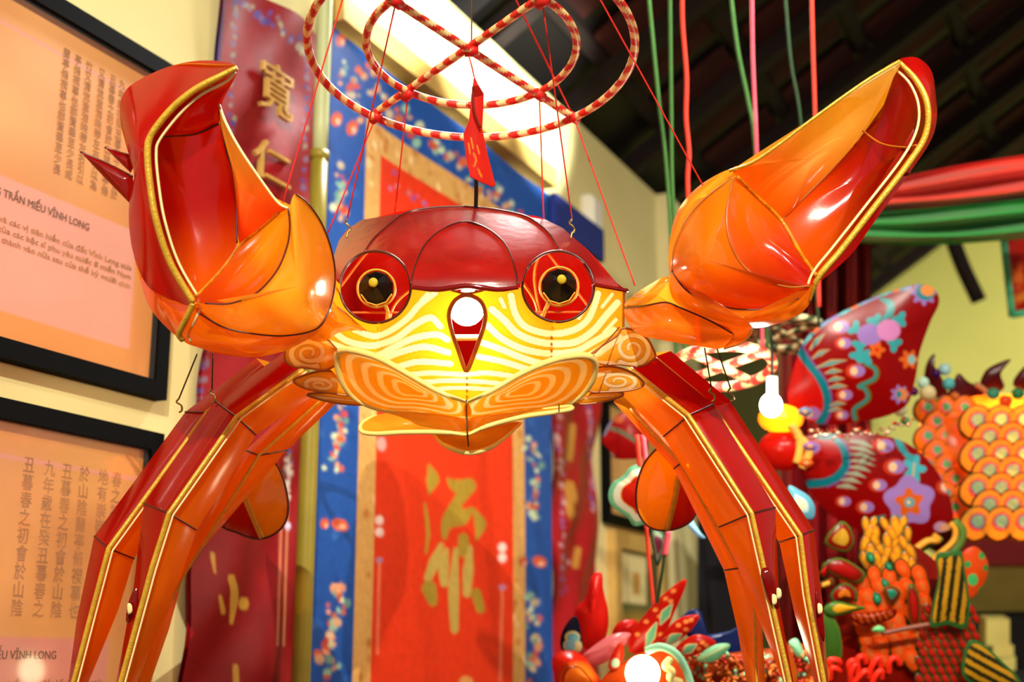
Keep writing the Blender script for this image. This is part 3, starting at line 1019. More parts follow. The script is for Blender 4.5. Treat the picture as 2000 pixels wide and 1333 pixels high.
def paint_plate(nst, rim):
    def f(x, y, r):
        c = np.empty(x.shape + (3,))
        k = .5 + .5 * np.sin((r ** .9) * nst * 2 * math.pi + .9 * np.sin(np.arctan2(y - 770, x - 900) * 5) - .6)
        k = np.clip((k - .55) * 6, 0, 1) * (r > .12)
        c[...] = np.array(lin(OR)) * (1 - k[:, None]) + np.array(lin(CR)) * k[:, None]
        c[r > rim] = lin('#f8dc7a')
        return c
    return f


upL = [(912, 786, 2.16), (860, 767, 2.165), (800, 733, 2.185), (740, 700, 2.22), (690, 685, 2.25), (664, 686, 2.27), (659, 705, 2.29), (668, 745, 2.31), (695, 779, 2.33), (745, 801, 2.335), (820, 806, 2.325), (912, 816, 2.31)]
upR = [(912, 786, 2.16), (960, 764, 2.165), (1020, 729, 2.185), (1080, 704, 2.22), (1130, 695, 2.25), (1156, 700, 2.27), (1163, 718, 2.29), (1154, 748, 2.31), (1128, 778, 2.33), (1085, 798, 2.335), (1010, 806, 2.325), (912, 816, 2.31)]
for o, c in ((upL, (806, 764, 2.28)), (upR, (1016, 764, 2.28))):
    pl = fan('mouth_plate', o, c, None, FI_PLATE, crab, n=150, rings=60, paint=paint_plate(5.2, 2))
    tube('plate_rim', o[:7] + o[7:-1], 6.5, M_rim, pl, n=90, taper=[.55, .8, .9, 1, 1.1, 1.1, 1, .8, .6, .5])
loL = [(913, 850, 2.17), (860, 845, 2.175), (790, 845, 2.19), (735, 848, 2.21), (706, 843, 2.23), (708, 826, 2.26), (735, 811, 2.29), (800, 805, 2.31), (912, 818, 2.32)]
loR = [(913, 850, 2.17), (955, 832, 2.175), (1020, 815, 2.19), (1080, 806, 2.21), (1114, 800, 2.23), (1112, 795, 2.25), (1060, 800, 2.28), (1000, 806, 2.31), (912, 818, 2.32)]
for o, c in ((loL, (810, 827, 2.26)), (loR, (985, 814, 2.26))):
    pl = fan('lip_plate', o, c, None, FI_PLATE, crab, n=110, rings=16, paint=lambda x, y, r: np.tile(np.array(lin('#fcb62c')), (len(x), 1)))
    tube('plate_rim', o[:7], 5.0, M_rim, pl, n=60, taper=[.7, 1, 1, 1, .9, .6])
tg = [(846, 849, 2.26), (868, 870, 2.225), (912, 885, 2.2), (955, 876, 2.225), (990, 852, 2.26), (1018, 826, 2.29), (960, 826, 2.32), (912, 832, 2.31), (870, 838, 2.31)]
tp = fan('tongue', tg, (915, 852, 2.275), None, FI_PLATE, crab, n=80, rings=14, paint=lambda x, y, r: np.tile(np.array(lin('#f0a024')), (len(x), 1)))
tube('plate_rim', tg[:6], 5.0, M_rim, tp, n=50, taper=[.5, 1, 1, 1, .7, .4])
tube('keel', [(911, 782, 2.155), (911, 818, 2.30)], 1.6, M_wire, crab)
tube('keel', [(912, 815, 2.17), (913, 852, 2.168), (915, 872, 2.21)], 1.6, M_wire, crab)
tube('strut', [(1092, 790, 2.26), (1092, 802, 2.2)], 1.3, M_wire, crab)


# ---- scroll fins
def spiral(cx, cy, r0, turns, start, dirn, asp=1.0, tilt=0):
    t = np.linspace(0, 1, 46)
    a = start + dirn * turns * 2 * math.pi * t
    r = r0 * (1 - t * .82)
    x, y = r * np.cos(a), r * np.sin(a) * asp
    return [(cx + u * math.cos(tilt) - v * math.sin(tilt), cy + u * math.sin(tilt) + v * math.cos(tilt)) for u, v in zip(x, y)]


def scroll(outline, centre, d, sp, wid, extra=()):
    def f(x, y, r):
        P = Paint(x, y, '#f6bc2c')
        P.stroke(sp, [wid * 1.5, wid * 1.15, wid * .9, wid * .7], '#cf9020', soft=2, n=60)
        P.stroke(sp, [wid, wid * .8, wid * .65, wid * .45], '#fff0b8', soft=1.6, n=60)
        for p, w_ in extra: P.stroke(p, w_, '#fff0b8')
        return P.c
    s = fan('scroll_fin', outline, centre, d, FI_PLATE, crab, n=90, rings=30, paint=f, bulge=.006, back=.006)
    ring = np.asarray(outline, float)
    tube('fin_rim', np.c_[ring, np.full(len(ring), d)], 2.4, M_brownrim, s, n=80, closed=True)
    return s


scroll([(556, 700), (560, 680), (580, 663), (610, 657), (640, 664), (668, 680), (668, 705), (636, 722), (600, 719), (568, 714)], (610, 690), 2.40,
       spiral(604, 690, 40, 1.9, 1.2, 1, .72), 12, [([(620, 705), (665, 693)], 9), ([(620, 660), (668, 682)], 9)])
scroll([(573, 745), (590, 735), (628, 725), (670, 728), (690, 745), (685, 772), (645, 768), (600, 760)], (635, 750), 2.42, spiral(626, 752, 30, 1.6, 2.6, 1, .42, .1), 9, [([(650, 742), (690, 748)], 8)])
scroll([(600, 772), (640, 768), (700, 775), (720, 790), (660, 788)], (655, 778), 2.44, [(620, 776), (650, 779), (690, 784)], 6)
scroll([(1150, 700), (1170, 680), (1205, 656), (1215, 642), (1240, 646), (1262, 660), (1275, 680), (1280, 697), (1268, 708), (1248, 716), (1212, 712), (1180, 712)], (1225, 685), 2.38,
       spiral(1234, 681, 38, 1.9, 2.2, -1, .9), 11, [([(1160, 695), (1210, 660)], 14), ([(1165, 712), (1195, 712)], 12)])
scroll([(1140, 740), (1150, 722), (1190, 716), (1225, 724), (1248, 738), (1257, 752), (1235, 762), (1190, 766), (1150, 764)], (1200, 742), 2.40, spiral(1206, 745, 40, 1.8, 1.9, -1, .48), 9, [([(1142, 740), (1190, 727)], 8)])
scroll([(1110, 782), (1150, 770), (1205, 766), (1217, 772), (1190, 782), (1140, 790)], (1160, 778), 2.42, [(1125, 780), (1160, 776), (1200, 773)], 6)
tube('chin_wire', [(624, 652, 2.36), (640, 664, 2.33), (658, 682, 2.26)], 1.4, M_hook, crab)
tube('chin_wire', [(1209, 640, 2.36), (1190, 662, 2.32), (1160, 692, 2.26)], 1.4, M_hook, crab)

# ---- claw on the poster side
FIv = film('graded_film', None, .64, .18, .8, .15, .15, 8, bump=.15, bscale=16)


def grade(c1, c2, p, q):
    """colour that runs from c1 at pixel p to c2 at pixel q"""
    p = np.array(p, float); q = np.array(q, float); v = q - p

    def f(x, y, r):
        t = np.clip(((x - p[0]) * v[0] + (y - p[1]) * v[1]) / (v @ v), 0, 1)[:, None]
        t = t * t * (3 - 2 * t)
        return np.array(lin(c1)) * (1 - t) + np.array(lin(c2)) * t
    return f


trimL = [(463, 132, 2.10), (430, 149, 2.10), (380, 176, 2.10), (335, 213, 2.10), (295, 264, 2.10), (288, 300, 2.10), (293, 360, 2.10), (305, 430, 2.10), (332, 512, 2.11), (378, 592, 2.12)]
trimL2 = [(378, 592, 2.12), (364, 622, 2.13), (350, 652, 2.15), (357, 664, 2.16)]
claw = fan('claw', [(462, 127, 2.11), (400, 118, 2.17), (330, 130, 2.2), (262, 162, 2.22), (238, 190, 2.23), (234, 225, 2.23), (245, 280, 2.22), (262, 340, 2.2), (253, 390, 2.22), (252, 440, 2.22), (262, 500, 2.22), (290, 560, 2.2), (345, 590, 2.16), (378, 592, 2.12),
                    (332, 512, 2.11), (305, 430, 2.10), (293, 360, 2.10), (288, 300, 2.10), (295, 264, 2.10), (335, 213, 2.1), (380, 176, 2.1), (430, 149, 2.1)], (275, 290, 2.15), None, FI_RED, crab, n=150, rings=14)
fan('claw_panel', [(300, 268, 2.1), (335, 216, 2.1), (380, 179, 2.1), (430, 152, 2.1), (463, 134, 2.1), (455, 160, 2.14), (434, 200, 2.17), (428, 240, 2.19), (380, 262, 2.19), (330, 268, 2.16)], (380, 215, 2.17), None, FI_RED, claw, n=90, rings=10)
fan('claw_panel', [(297, 268, 2.1), (330, 268, 2.16), (380, 262, 2.19), (428, 240, 2.19), (440, 290, 2.2), (455, 340, 2.21), (460, 400, 2.22), (462, 480, 2.21), (430, 530, 2.18), (382, 578, 2.13), (334, 512, 2.11), (307, 430, 2.1), (295, 360, 2.1), (290, 305, 2.1)], (375, 400, 2.19), None, FIv, claw, n=120, rings=14,
    paint=grade('#b00c05', '#e86a0c', (360, 400), (400, 570)))
fan('claw_panel', [(427, 205, 2.17), (440, 240, 2.12), (470, 295, 2.1), (520, 368, 2.1), (545, 398, 2.1), (562, 407, 2.1), (545, 418, 2.12), (500, 455, 2.17), (470, 482, 2.2), (460, 400, 2.22), (452, 330, 2.21), (430, 245, 2.19)], (468, 370, 2.17), None, FIv, claw, n=100, rings=12,
    paint=grade('#f0a02c', '#dc3c06', (470, 240), (500, 440)))  # paler upper end paints the highlight on this sheet into its colour
fan('claw_panel', [(545, 415, 2.12), (563, 408, 2.1), (566, 440, 2.1), (561, 480, 2.1), (540, 530, 2.1), (500, 572, 2.1), (450, 592, 2.1), (400, 592, 2.1), (380, 584, 2.12), (430, 530, 2.18), (465, 482, 2.2), (500, 455, 2.17)], (485, 530, 2.14), None, FIv, claw, n=110, rings=12,
    paint=grade('#f0960e', '#dc4c08', (550, 450), (400, 590)))
fan('claw_thumb', [(566, 430, 2.1), (567, 400, 2.09), (578, 378, 2.09), (600, 396, 2.12), (628, 436, 2.16), (648, 490, 2.2), (655, 545, 2.22), (645, 600, 2.22), (620, 642, 2.2), (560, 655, 2.17), (500, 652, 2.15), (440, 640, 2.14), (390, 612, 2.13), (384, 594, 2.12), (450, 594, 2.1), (500, 574, 2.1), (540, 532, 2.1), (562, 482, 2.1)], (580, 560, 2.08), None, FI_AMBER, claw, n=150, rings=14)
fan('claw_base', [(357, 664, 2.16), (366, 625, 2.13), (382, 600, 2.12), (390, 614, 2.13), (440, 642, 2.14), (500, 654, 2.15), (560, 657, 2.17), (622, 644, 2.2), (606, 660, 2.24), (560, 684, 2.26), (500, 698, 2.26), (440, 694, 2.24), (395, 682, 2.2)], (480, 672, 2.15), None, FI_ORANGE, claw, n=120, rings=10)
fan('claw_panel', [(345, 592, 2.17), (290, 562, 2.21), (262, 502, 2.23), (276, 505, 2.26), (275, 550, 2.28), (292, 600, 2.28), (325, 640, 2.26), (350, 655, 2.18), (364, 622, 2.14), (376, 596, 2.13)], (318, 590, 2.19), None, FI_BURNT, claw, n=90, rings=8)
# far skin closes the claw
strip('claw_far_skin', [(462, 127, 2.11), (330, 130, 2.2), (236, 210, 2.23), (262, 340, 2.2), (254, 440, 2.22), (275, 550, 2.28), (325, 640, 2.26), (400, 684, 2.2), (500, 698, 2.26)],
      [(450, 165, 2.15), (430, 210, 2.19), (450, 260, 2.24), (520, 370, 2.28), (565, 400, 2.3), (625, 436, 2.3), (654, 545, 2.3), (625, 642, 2.28), (560, 686, 2.27)], FI_BACK, claw, n=50, m=12, bulge=-.10)
tube('gold_braid', trimL, 6.8, M_gold, claw, n=80, sides=8, taper=[.7, 1, 1, 1, 1, 1, 1, 1, 1, .95])
tube('gold_braid', trimL2, 6.4, M_gold, claw, n=24)
tube('cream_piping', [(x - 4, y + 9, d + .004) if i == 0 else (x + 12, y + 10, d + .01) if i < 3 else (x + 17, y + 9, d + .01) if i < 5 else (x + 17, y + 2, d + .01) for i, (x, y, d) in enumerate(trimL)], 2.8, M_cream, claw, n=80)
tube('cream_piping', [(394, 596, 2.125), (383, 622, 2.13), (370, 650, 2.15), (372, 668, 2.16)], 2.6, M_cream, claw, n=24)
tube('gold_braid', [(428, 205, 2.165), (441, 240, 2.115), (471, 295, 2.095), (521, 368, 2.095), (545, 398, 2.095), (562, 407, 2.095)], 2.6, M_cream, claw, n=50)
for p, r_ in (([(310, 268, 2.13), (380, 262, 2.185), (428, 242, 2.185)], 1.8), ([(428, 215, 2.18), (441, 290, 2.195), (456, 340, 2.205), (461, 400, 2.215), (463, 475, 2.205)], 1.8),
              ([(563, 408, 2.095), (566, 440, 2.095), (561, 480, 2.095), (540, 530, 2.095), (500, 573, 2.095), (450, 593, 2.095), (400, 593, 2.095)], 1.8),
              ([(578, 380, 2.085), (600, 396, 2.115), (628, 436, 2.155), (648, 490, 2.195), (655, 545, 2.215), (645, 600, 2.215), (620, 642, 2.195), (560, 656, 2.165), (500, 653, 2.145), (440, 641, 2.135), (390, 613, 2.125)], 1.8)):
    tube('wire_seam', p, r_, M_seam, claw, n=50)
tube('crease', [(382, 580, 2.122), (430, 530, 2.175), (468, 480, 2.195), (500, 455, 2.165), (545, 416, 2.112)], 3.0, film('crease_film', '#f0a41a', .5, .0, 1.0, .1, .4, 60, bump=.8, bscale=150), claw, n=50)
for o, c in (([(157, 297, 2.25), (205, 318, 2.25), (259, 345, 2.23), (263, 372, 2.22), (254, 398, 2.23), (205, 348, 2.25)], (235, 352, 2.235)), ([(205, 288, 2.28), (230, 297, 2.28), (257, 304, 2.26), (262, 325, 2.25), (255, 338, 2.25), (228, 312, 2.27)], (244, 316, 2.26))):
    sp_ = fan('claw_spike', [(a, b) for a, b, _ in o], c[:2], c[2], FI_RED, claw, bulge=.008, back=.008, n=50, rings=5, smooth=False)
    tube('spike_rim', o[:3], 2.2, M_seam, sp_, n=20)

# ---- claw on the drape side
trimR = [(1757, 122, 2.22), (1790, 158, 2.21), (1811, 205, 2.2), (1808, 262, 2.2), (1775, 318, 2.2), (1700, 415, 2.2), (1640, 492, 2.2), (1598, 542, 2.2), (1578, 590, 2.22)]
clw = fan('claw', [(1757, 120, 2.22), (1770, 112, 2.26), (1795, 114, 2.28), (1820, 140, 2.3), (1828, 190, 2.3), (1830, 230, 2.29), (1818, 275, 2.28), (1775, 340, 2.26), (1700, 445, 2.25), (1660, 500, 2.25), (1600, 550, 2.22), (1640, 492, 2.2), (1700, 415, 2.2), (1775, 318, 2.2), (1808, 262, 2.2), (1811, 205, 2.2), (1790, 158, 2.21)], (1815, 200, 2.23), None, FI_RED, crab, n=130, rings=10)
fan('claw_panel', [(1757, 124, 2.22), (1788, 160, 2.21), (1808, 207, 2.2), (1805, 262, 2.2), (1773, 316, 2.2), (1698, 413, 2.2), (1638, 490, 2.2), (1598, 536, 2.2), (1565, 495, 2.26), (1527, 428, 2.3), (1570, 385, 2.31), (1625, 330, 2.32), (1690, 256, 2.31), (1730, 200, 2.28)], (1675, 350, 2.29), None, FIv, clw, n=130, rings=16,
    paint=grade('#a00a05', '#e0600a', (1680, 330), (1560, 450)))
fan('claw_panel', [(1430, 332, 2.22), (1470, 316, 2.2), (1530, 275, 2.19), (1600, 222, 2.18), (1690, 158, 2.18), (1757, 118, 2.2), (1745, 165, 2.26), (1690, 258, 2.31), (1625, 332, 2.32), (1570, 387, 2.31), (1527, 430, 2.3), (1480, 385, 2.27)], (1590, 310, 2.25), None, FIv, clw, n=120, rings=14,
    paint=grade('#ffe88a', '#ea7c10', (1650, 225), (1490, 380)))  # pale yellow end paints the sheen near the tip into the colour
fan('claw_panel', [(1440, 345, 2.22), (1480, 385, 2.27), (1527, 430, 2.3), (1565, 495, 2.26), (1596, 538, 2.2), (1582, 558, 2.2), (1540, 560, 2.18), (1490, 545, 2.17), (1450, 515, 2.17), (1426, 470, 2.17), (1420, 420, 2.18), (1428, 368, 2.2)], (1495, 465, 2.24), None, FIv, clw, n=110, rings=14,
    paint=grade('#e8800e', '#cc2406', (1440, 380), (1560, 530)))
fan('claw_thumb', [(1432, 352, 2.21), (1427, 368, 2.2), (1419, 420, 2.18), (1425, 470, 2.17), (1449, 516, 2.17), (1490, 547, 2.17), (1540, 562, 2.18), (1580, 560, 2.2), (1560, 582, 2.2), (1510, 600, 2.2), (1450, 604, 2.2), (1390, 592, 2.21), (1340, 566, 2.22), (1312, 530, 2.23), (1318, 480, 2.23), (1345, 425, 2.23), (1385, 382, 2.22)], (1385, 510, 2.13), None, FIv, clw, n=150, rings=14,
    paint=grade('#f8a41a', '#dc4a08', (1370, 430), (1480, 590)))
fan('claw_edge', [(1306, 525, 2.25), (1308, 470, 2.27), (1325, 410, 2.28), (1362, 366, 2.27), (1418, 333, 2.24), (1440, 338, 2.22), (1385, 380, 2.22), (1345, 423, 2.23), (1318, 480, 2.23), (1312, 528, 2.23)], (1345, 400, 2.245), None, FI_AMBER, clw, n=90, rings=6)
fan('claw_base', [(1310, 532, 2.23), (1340, 568, 2.22), (1390, 594, 2.21), (1450, 606, 2.2), (1510, 602, 2.2), (1560, 584, 2.2), (1592, 552, 2.2), (1580, 595, 2.22), (1555, 618, 2.24), (1515, 634, 2.26), (1465, 641, 2.27), (1400, 630, 2.28), (1345, 608, 2.28), (1312, 580, 2.27)], (1450, 622, 2.17), None, FI_ORANGE, clw, n=120, rings=8)
strip('claw_far_skin', [(1306, 525, 2.26), (1325, 410, 2.28), (1430, 332, 2.23), (1600, 222, 2.18), (1757, 118, 2.22)],
      [(1345, 608, 2.3), (1465, 641, 2.3), (1600, 552, 2.26), (1700, 445, 2.27), (1829, 225, 2.3)], FI_BACK, clw, n=50, m=12, bulge=-.12)
tube('gold_braid', trimR, 6.2, M_gold, clw, n=80, taper=[.7, 1, 1, 1, 1, 1, 1, 1, .8])
tube('cream_piping', [(1750, 135, 2.23), (1778, 165, 2.21), (1794, 207, 2.2), (1790, 255, 2.2), (1760, 312, 2.2), (1686, 408, 2.2), (1626, 484, 2.2), (1588, 532, 2.2), (1568, 580, 2.21), (1540, 605, 2.22)], 2.6, M_cream, clw, n=70)
tube('gold_braid', [(1425, 334, 2.215), (1470, 317, 2.195), (1530, 276, 2.185), (1600, 223, 2.175), (1690, 159, 2.175), (1757, 119, 2.195)], 3.2, M_gold, clw, n=60)
for p, r_ in (([(1680, 252, 2.30), (1720, 280, 2.26), (1765, 288, 2.22), (1790, 284, 2.2)], 2.2), ([(1527, 430, 2.298), (1570, 386, 2.308), (1625, 331, 2.318), (1690, 257, 2.308), (1735, 195, 2.27)], 2.0),
              ([(1432, 352, 2.205), (1427, 368, 2.195), (1419, 420, 2.175), (1425, 470, 2.165), (1449, 516, 2.165), (1490, 547, 2.165), (1540, 561, 2.175), (1582, 559, 2.195)], 2.0),
              ([(1312, 530, 2.225), (1340, 567, 2.215), (1390, 593, 2.205), (1450, 605, 2.195), (1510, 601, 2.195), (1560, 583, 2.195)], 1.6), ([(1312, 530, 2.225), (1318, 480, 2.225), (1345, 424, 2.225), (1385, 381, 2.215), (1432, 346, 2.21)], 1.8)):
    tube('wire_seam', p, r_, M_brownrim if r_ != 1.6 else M_seam, clw, n=50)
tube('crease', [(1440, 346, 2.21), (1480, 386, 2.262), (1527, 432, 2.29), (1565, 497, 2.252), (1594, 538, 2.195)], 4, MATS['crease_film'], clw, n=50)
fan('claw_spike', [(1766, 332), (1778, 330), (1777, 341), (1764, 344)], (1772, 336), 2.24, FI_RED, clw, bulge=.006, back=.006, n=30, rings=4)
# arms that carry the claws
arm = fan('arm', [(1221, 600, 2.38), (1228, 585, 2.36), (1262, 560, 2.32), (1302, 540, 2.28), (1312, 560, 2.27), (1330, 602, 2.28), (1300, 590, 2.28), (1262, 596, 2.3)], (1275, 572, 2.27), None, FI_AMBER, crab, n=70, rings=8)
fan('arm_panel', [(1221, 602, 2.38), (1262, 598, 2.3), (1300, 592, 2.28), (1332, 604, 2.27), (1385, 626, 2.27), (1430, 650, 2.28), (1412, 680, 2.3), (1360, 676, 2.3), (1290, 664, 2.31), (1250, 655, 2.33), (1226, 632, 2.36)], (1310, 632, 2.24), None, FI_BURNT, arm, n=90, rings=10)
fan('arm_panel', [(1386, 627, 2.27), (1420, 634, 2.27), (1467, 643, 2.27), (1455, 668, 2.29), (1412, 682, 2.3), (1432, 652, 2.275)], (1435, 652, 2.265), None, FI_BURNT, arm, n=60, rings=6)
tube('wire_seam', [(1222, 602, 2.375), (1262, 597, 2.295), (1300, 591, 2.272), (1332, 603, 2.262), (1385, 626, 2.262), (1430, 651, 2.27)], 1.8, M_seam, arm, n=50)
tube('cream_piping', [(1224, 598, 2.37), (1262, 570, 2.31), (1304, 548, 2.27)], 2.2, M_cream, arm, n=24)
tube('cream_piping', [(1467, 643, 2.268), (1453, 668, 2.285), (1414, 682, 2.295)], 2.2, M_rim, arm, n=24)
arm2 = fan('arm', [(600, 655, 2.28), (625, 600, 2.24), (645, 580, 2.3), (660, 600, 2.36), (700, 632, 2.36), (720, 646, 2.35), (668, 648, 2.34), (630, 668, 2.32)], (650, 625, 2.29), None, FI_AMBER, crab, n=70, rings=8)
tube('arm_edge', [(660, 600, 2.355), (700, 632, 2.345), (720, 646, 2.34)], 2.0, M_brownrim, arm2, n=20)


# ---- walking legs
def leg(trim, outer, inner, back, red=FI_RED, orange=FI_ORANGE, knees=(), cord=(8, 4), two=True, tr=5.0):
    L = strip('leg', outer, trim, red, crab, n=60, m=7, bulge=.008, straight=True)
    strip('leg_panel', trim, inner, orange, L, n=60, m=7, bulge=.008, straight=True)
    strip('leg_panel', inner, back, FI_BACK, L, n=60, m=4, straight=True)
    strip('leg_panel', back, outer, FI_BACK, L, n=60, m=4, straight=True)
    t = np.array(trim, float); t[:, 2] -= .006
    tube('gold_braid', t, tr, M_gold, L, n=60, straight=True)
    if two:
        c = t.copy(); c[:, 0] += cord[0]; c[:, 1] += cord[1]; c[:, 2] += .004
        tube('cream_piping', c, 2.0, M_cream, L, n=60, straight=True)
    for i in knees:
        o, k, q = np.array(outer[i], float), np.array(trim[i], float), np.array(inner[i], float)
        m1, m2 = (o + k) / 2, (k + q) / 2
        m1[2] -= .011; m2[2] -= .011
        tube('knee_seam', [o - [0, 0, .003], m1, k - [0, 0, .004]], 1.8, M_seam, L, n=16)
        tube('knee_seam', [k - [0, 0, .004], m2, q - [0, 0, .003]], 1.8, M_seam, L, n=16)
    return L


def shift(p, dx, dy, dd):
    return [(a + dx, b + dy, c + dd) for a, b, c in p]


# poster side
t1 = [(590, 722, 2.45), (462, 815, 2.36), (330, 1003, 2.28), (296, 1110, 2.27), (232, 1345, 2.25)]
o1 = [(556, 688, 2.49), (420, 784, 2.40), (281, 984, 2.32), (262, 1140, 2.31), (225, 1345, 2.28)]
i1 = [(628, 762, 2.5), (500, 850, 2.43), (384, 1036, 2.36), (352, 1130, 2.35), (262, 1345, 2.31)]
leg(t1, o1, i1, shift(i1, -25, -30, .07), knees=(1, 2))
t2 = [(520, 720, 2.5), (405, 806, 2.42), (212, 1072, 2.33), (178, 1200, 2.32), (140, 1345, 2.3)]
o2 = [(500, 700, 2.54), (362, 805, 2.46), (184, 1048, 2.37), (150, 1210, 2.36), (132, 1345, 2.34)]
i2 = [(560, 740, 2.55), (440, 830, 2.48), (262, 1092, 2.4), (232, 1190, 2.39), (168, 1345, 2.36)]
leg(t2, o2, i2, shift(i2, -25, -30, .07), knees=(1, 2))
t3 = [(640, 770, 2.56), (505, 890, 2.5), (362, 1120, 2.44), (310, 1215, 2.42), (262, 1345, 2.4)]
o3 = [(600, 770, 2.58), (480, 880, 2.53), (340, 1100, 2.47), (300, 1210, 2.45), (252, 1345, 2.43)]
i3 = [(655, 790, 2.6), (560, 880, 2.55), (362, 1112, 2.5), (330, 1230, 2.47), (290, 1345, 2.44)]
leg(t3, o3, i3, shift(i3, -20, -20, .06), red=FI_ORANGE, two=False, tr=3, knees=(1,))
# drape side
t1 = [(1228, 718, 2.45), (1345, 812, 2.36), (1468, 1003, 2.28), (1508, 1180, 2.26), (1545, 1345, 2.24)]
o1 = [(1275, 694, 2.49), (1394, 790, 2.40), (1514, 992, 2.32), (1522, 1180, 2.29), (1552, 1345, 2.27)]
i1 = [(1196, 752, 2.5), (1296, 853, 2.43), (1405, 1030, 2.36), (1442, 1110, 2.35), (1535, 1345, 2.3)]
leg(t1, o1, i1, shift(i1, 25, -30, .07), knees=(1, 2), cord=(-8, 4))
t2 = [(1276, 698, 2.5), (1392, 795, 2.42), (1563, 1046, 2.33), (1577, 1160, 2.32), (1612, 1345, 2.3)]
o2 = [(1310, 686, 2.54), (1425, 782, 2.46), (1590, 1036, 2.37), (1607, 1180, 2.36), (1618, 1345, 2.33)]
i2 = [(1250, 720, 2.55), (1360, 830, 2.48), (1522, 1060, 2.4), (1552, 1200, 2.39), (1596, 1345, 2.35)]
leg(t2, o2, i2, shift(i2, 25, -30, .07), knees=(2,), cord=(-8, 4))
t3 = [(1230, 800, 2.56), (1330, 905, 2.5), (1445, 1110, 2.44), (1474, 1180, 2.42), (1478, 1345, 2.4)]
o3 = [(1245, 800, 2.6), (1345, 905, 2.54), (1455, 1110, 2.48), (1488, 1220, 2.46), (1496, 1345, 2.44)]
i3 = [(1198, 785, 2.58), (1316, 916, 2.53), (1414, 1115, 2.48), (1440, 1230, 2.46), (1460, 1345, 2.43)]
leg(t3, o3, i3, shift(i3, 20, -20, .06), red=FI_ORANGE, two=False, tr=3, knees=(1, 2))
# paddle legs
for o, c, st, split in (([(515, 885), (540, 908), (556, 945), (563, 990), (555, 1025), (530, 1047), (500, 1053), (465, 1042), (428, 1022), (420, 960), (460, 900)], (500, 975), [(468, 945), (490, 1000), (512, 1050)], 1),
                        ([(1296, 872), (1268, 892), (1250, 925), (1242, 965), (1247, 1003), (1268, 1030), (1300, 1037), (1335, 1028), (1358, 1005), (1365, 950), (1335, 895)], (1300, 960), [(1326, 930), (1316, 985), (1302, 1036)], -1)):
    def pp(x, y, r, st=st, split=split):
        P_ = np.array(st, float)
        xb = np.interp(y, P_[:, 1], P_[:, 0])
        k = ((x - xb) * split > 0).astype(float)[:, None]
        return np.array(lin('#f4a81c')) * k + np.array(lin('#b00c08')) * (1 - k)
    pd = fan('paddle_leg', o, c, 2.66, film('paddle_film', None, .5, .04, .8, .14, .2, 10), crab, n=90, rings=40, bulge=.02, back=.02, paint=pp)
    tube('paddle_rim', [(a, b, 2.66) for a, b in o], 2.2, M_seam, pd, n=70, closed=True)
    tube('gold_braid', [(a, b, 2.63 + .012 * i) for i, (a, b) in enumerate(st)], 6, M_gold, pd, n=24)
# painted tips on the leg ends
for o, c, d in (([(1486, 1120), (1500, 1110), (1514, 1135), (1522, 1175), (1519, 1190), (1504, 1180)], (1508, 1155), 2.25), ([(1592, 1150), (1604, 1180), (1611, 1235), (1607, 1255), (1595, 1215)], (1602, 1205), 2.30), ([(262, 1150), (270, 1150), (268, 1190), (255, 1215), (246, 1213), (250, 1180)], (258, 1185), 2.27)):
    fan('leg_tip_mark', o, c, d, FI_DEEP, crab, n=40, rings=3, bulge=.001, back=.001)
for x, y, d in ((1521, 1160, 2.24), (1512, 1172, 2.24), (253, 1190, 2.26), (1601, 1190, 2.29)):
    fan('leg_tip_spot', [(x - 4, y - 10), (x + 4, y - 8), (x + 5, y + 6), (x - 3, y + 10)], (x, y), d, M_cream, crab, n=20, rings=2, bulge=.0008, back=.001)

# ---- hooks, wires and the supply flex
for x, y, d in ((679, 443, 2.42), (1117, 444, 2.42)):
    tube('hook', [(x, y - 16, d), (x - 5, y - 8, d), (x + 2, y - 2, d), (x + 5, y + 6, d), (x, y + 12, d - .003), (x - 2, y + 22, d - .006)], 2.0, M_hook, crab, n=30)
for x, y, d in ((350, 790, 2.45), (414, 772, 2.39), (1390, 770, 2.39), (1427, 770, 2.45)):
    tube('hook', [(x, y - 12, d), (x - 5, y - 4, d), (x + 4, y + 2, d), (x + 5, y + 12, d), (x, y + 16, d)], 2.0, M_hook, crab, n=24)
for p in ([(350, 778, 2.45), (385, 692, 2.42)], [(414, 762, 2.39), (416, 690, 2.38)], [(1390, 760, 2.39), (1376, 680, 2.38)], [(1427, 760, 2.45), (1400, 680, 2.42)]):
    tube('hanging_wire', p, 1.6, M_wire, crab, n=6)
tube('supply_flex', [(930, 345, 2.5), (930, 380, 2.5), (929, 412, 2.5)], 4, matte('black_flex', '#12120e', .3, .05, 10), crab, n=10)

# ================================================================== striped hoop that carries the crab
M_stripe = matte('striped_wrap', None, .4, .08, 40, spec=.45)
M_redstring = matte('red_string', '#e0281c', .6, .15, 200)


def stripes(period, a='#cc2014', b='#e9c987', twist=.5):
    def f(L, th):
        k = ((L / period + twist * np.sin(th + .6) * .6) % 1.0) < .52
        return np.where(k[:, None], np.array(lin(a)), np.array(lin(b)))
    return f


def hoop(root, C, R, e1, e2, r, mat, period, n=900, name='hoop_ring', cols=None, **kw):
    t = np.linspace(0, 2 * math.pi, n, endpoint=False)
    P = C + R * (np.cos(t)[:, None] * e1 + np.sin(t)[:, None] * e2)
    return tube3(name, P, r, mat, root, 10, True, stripes(period, *(cols or ())), **kw)


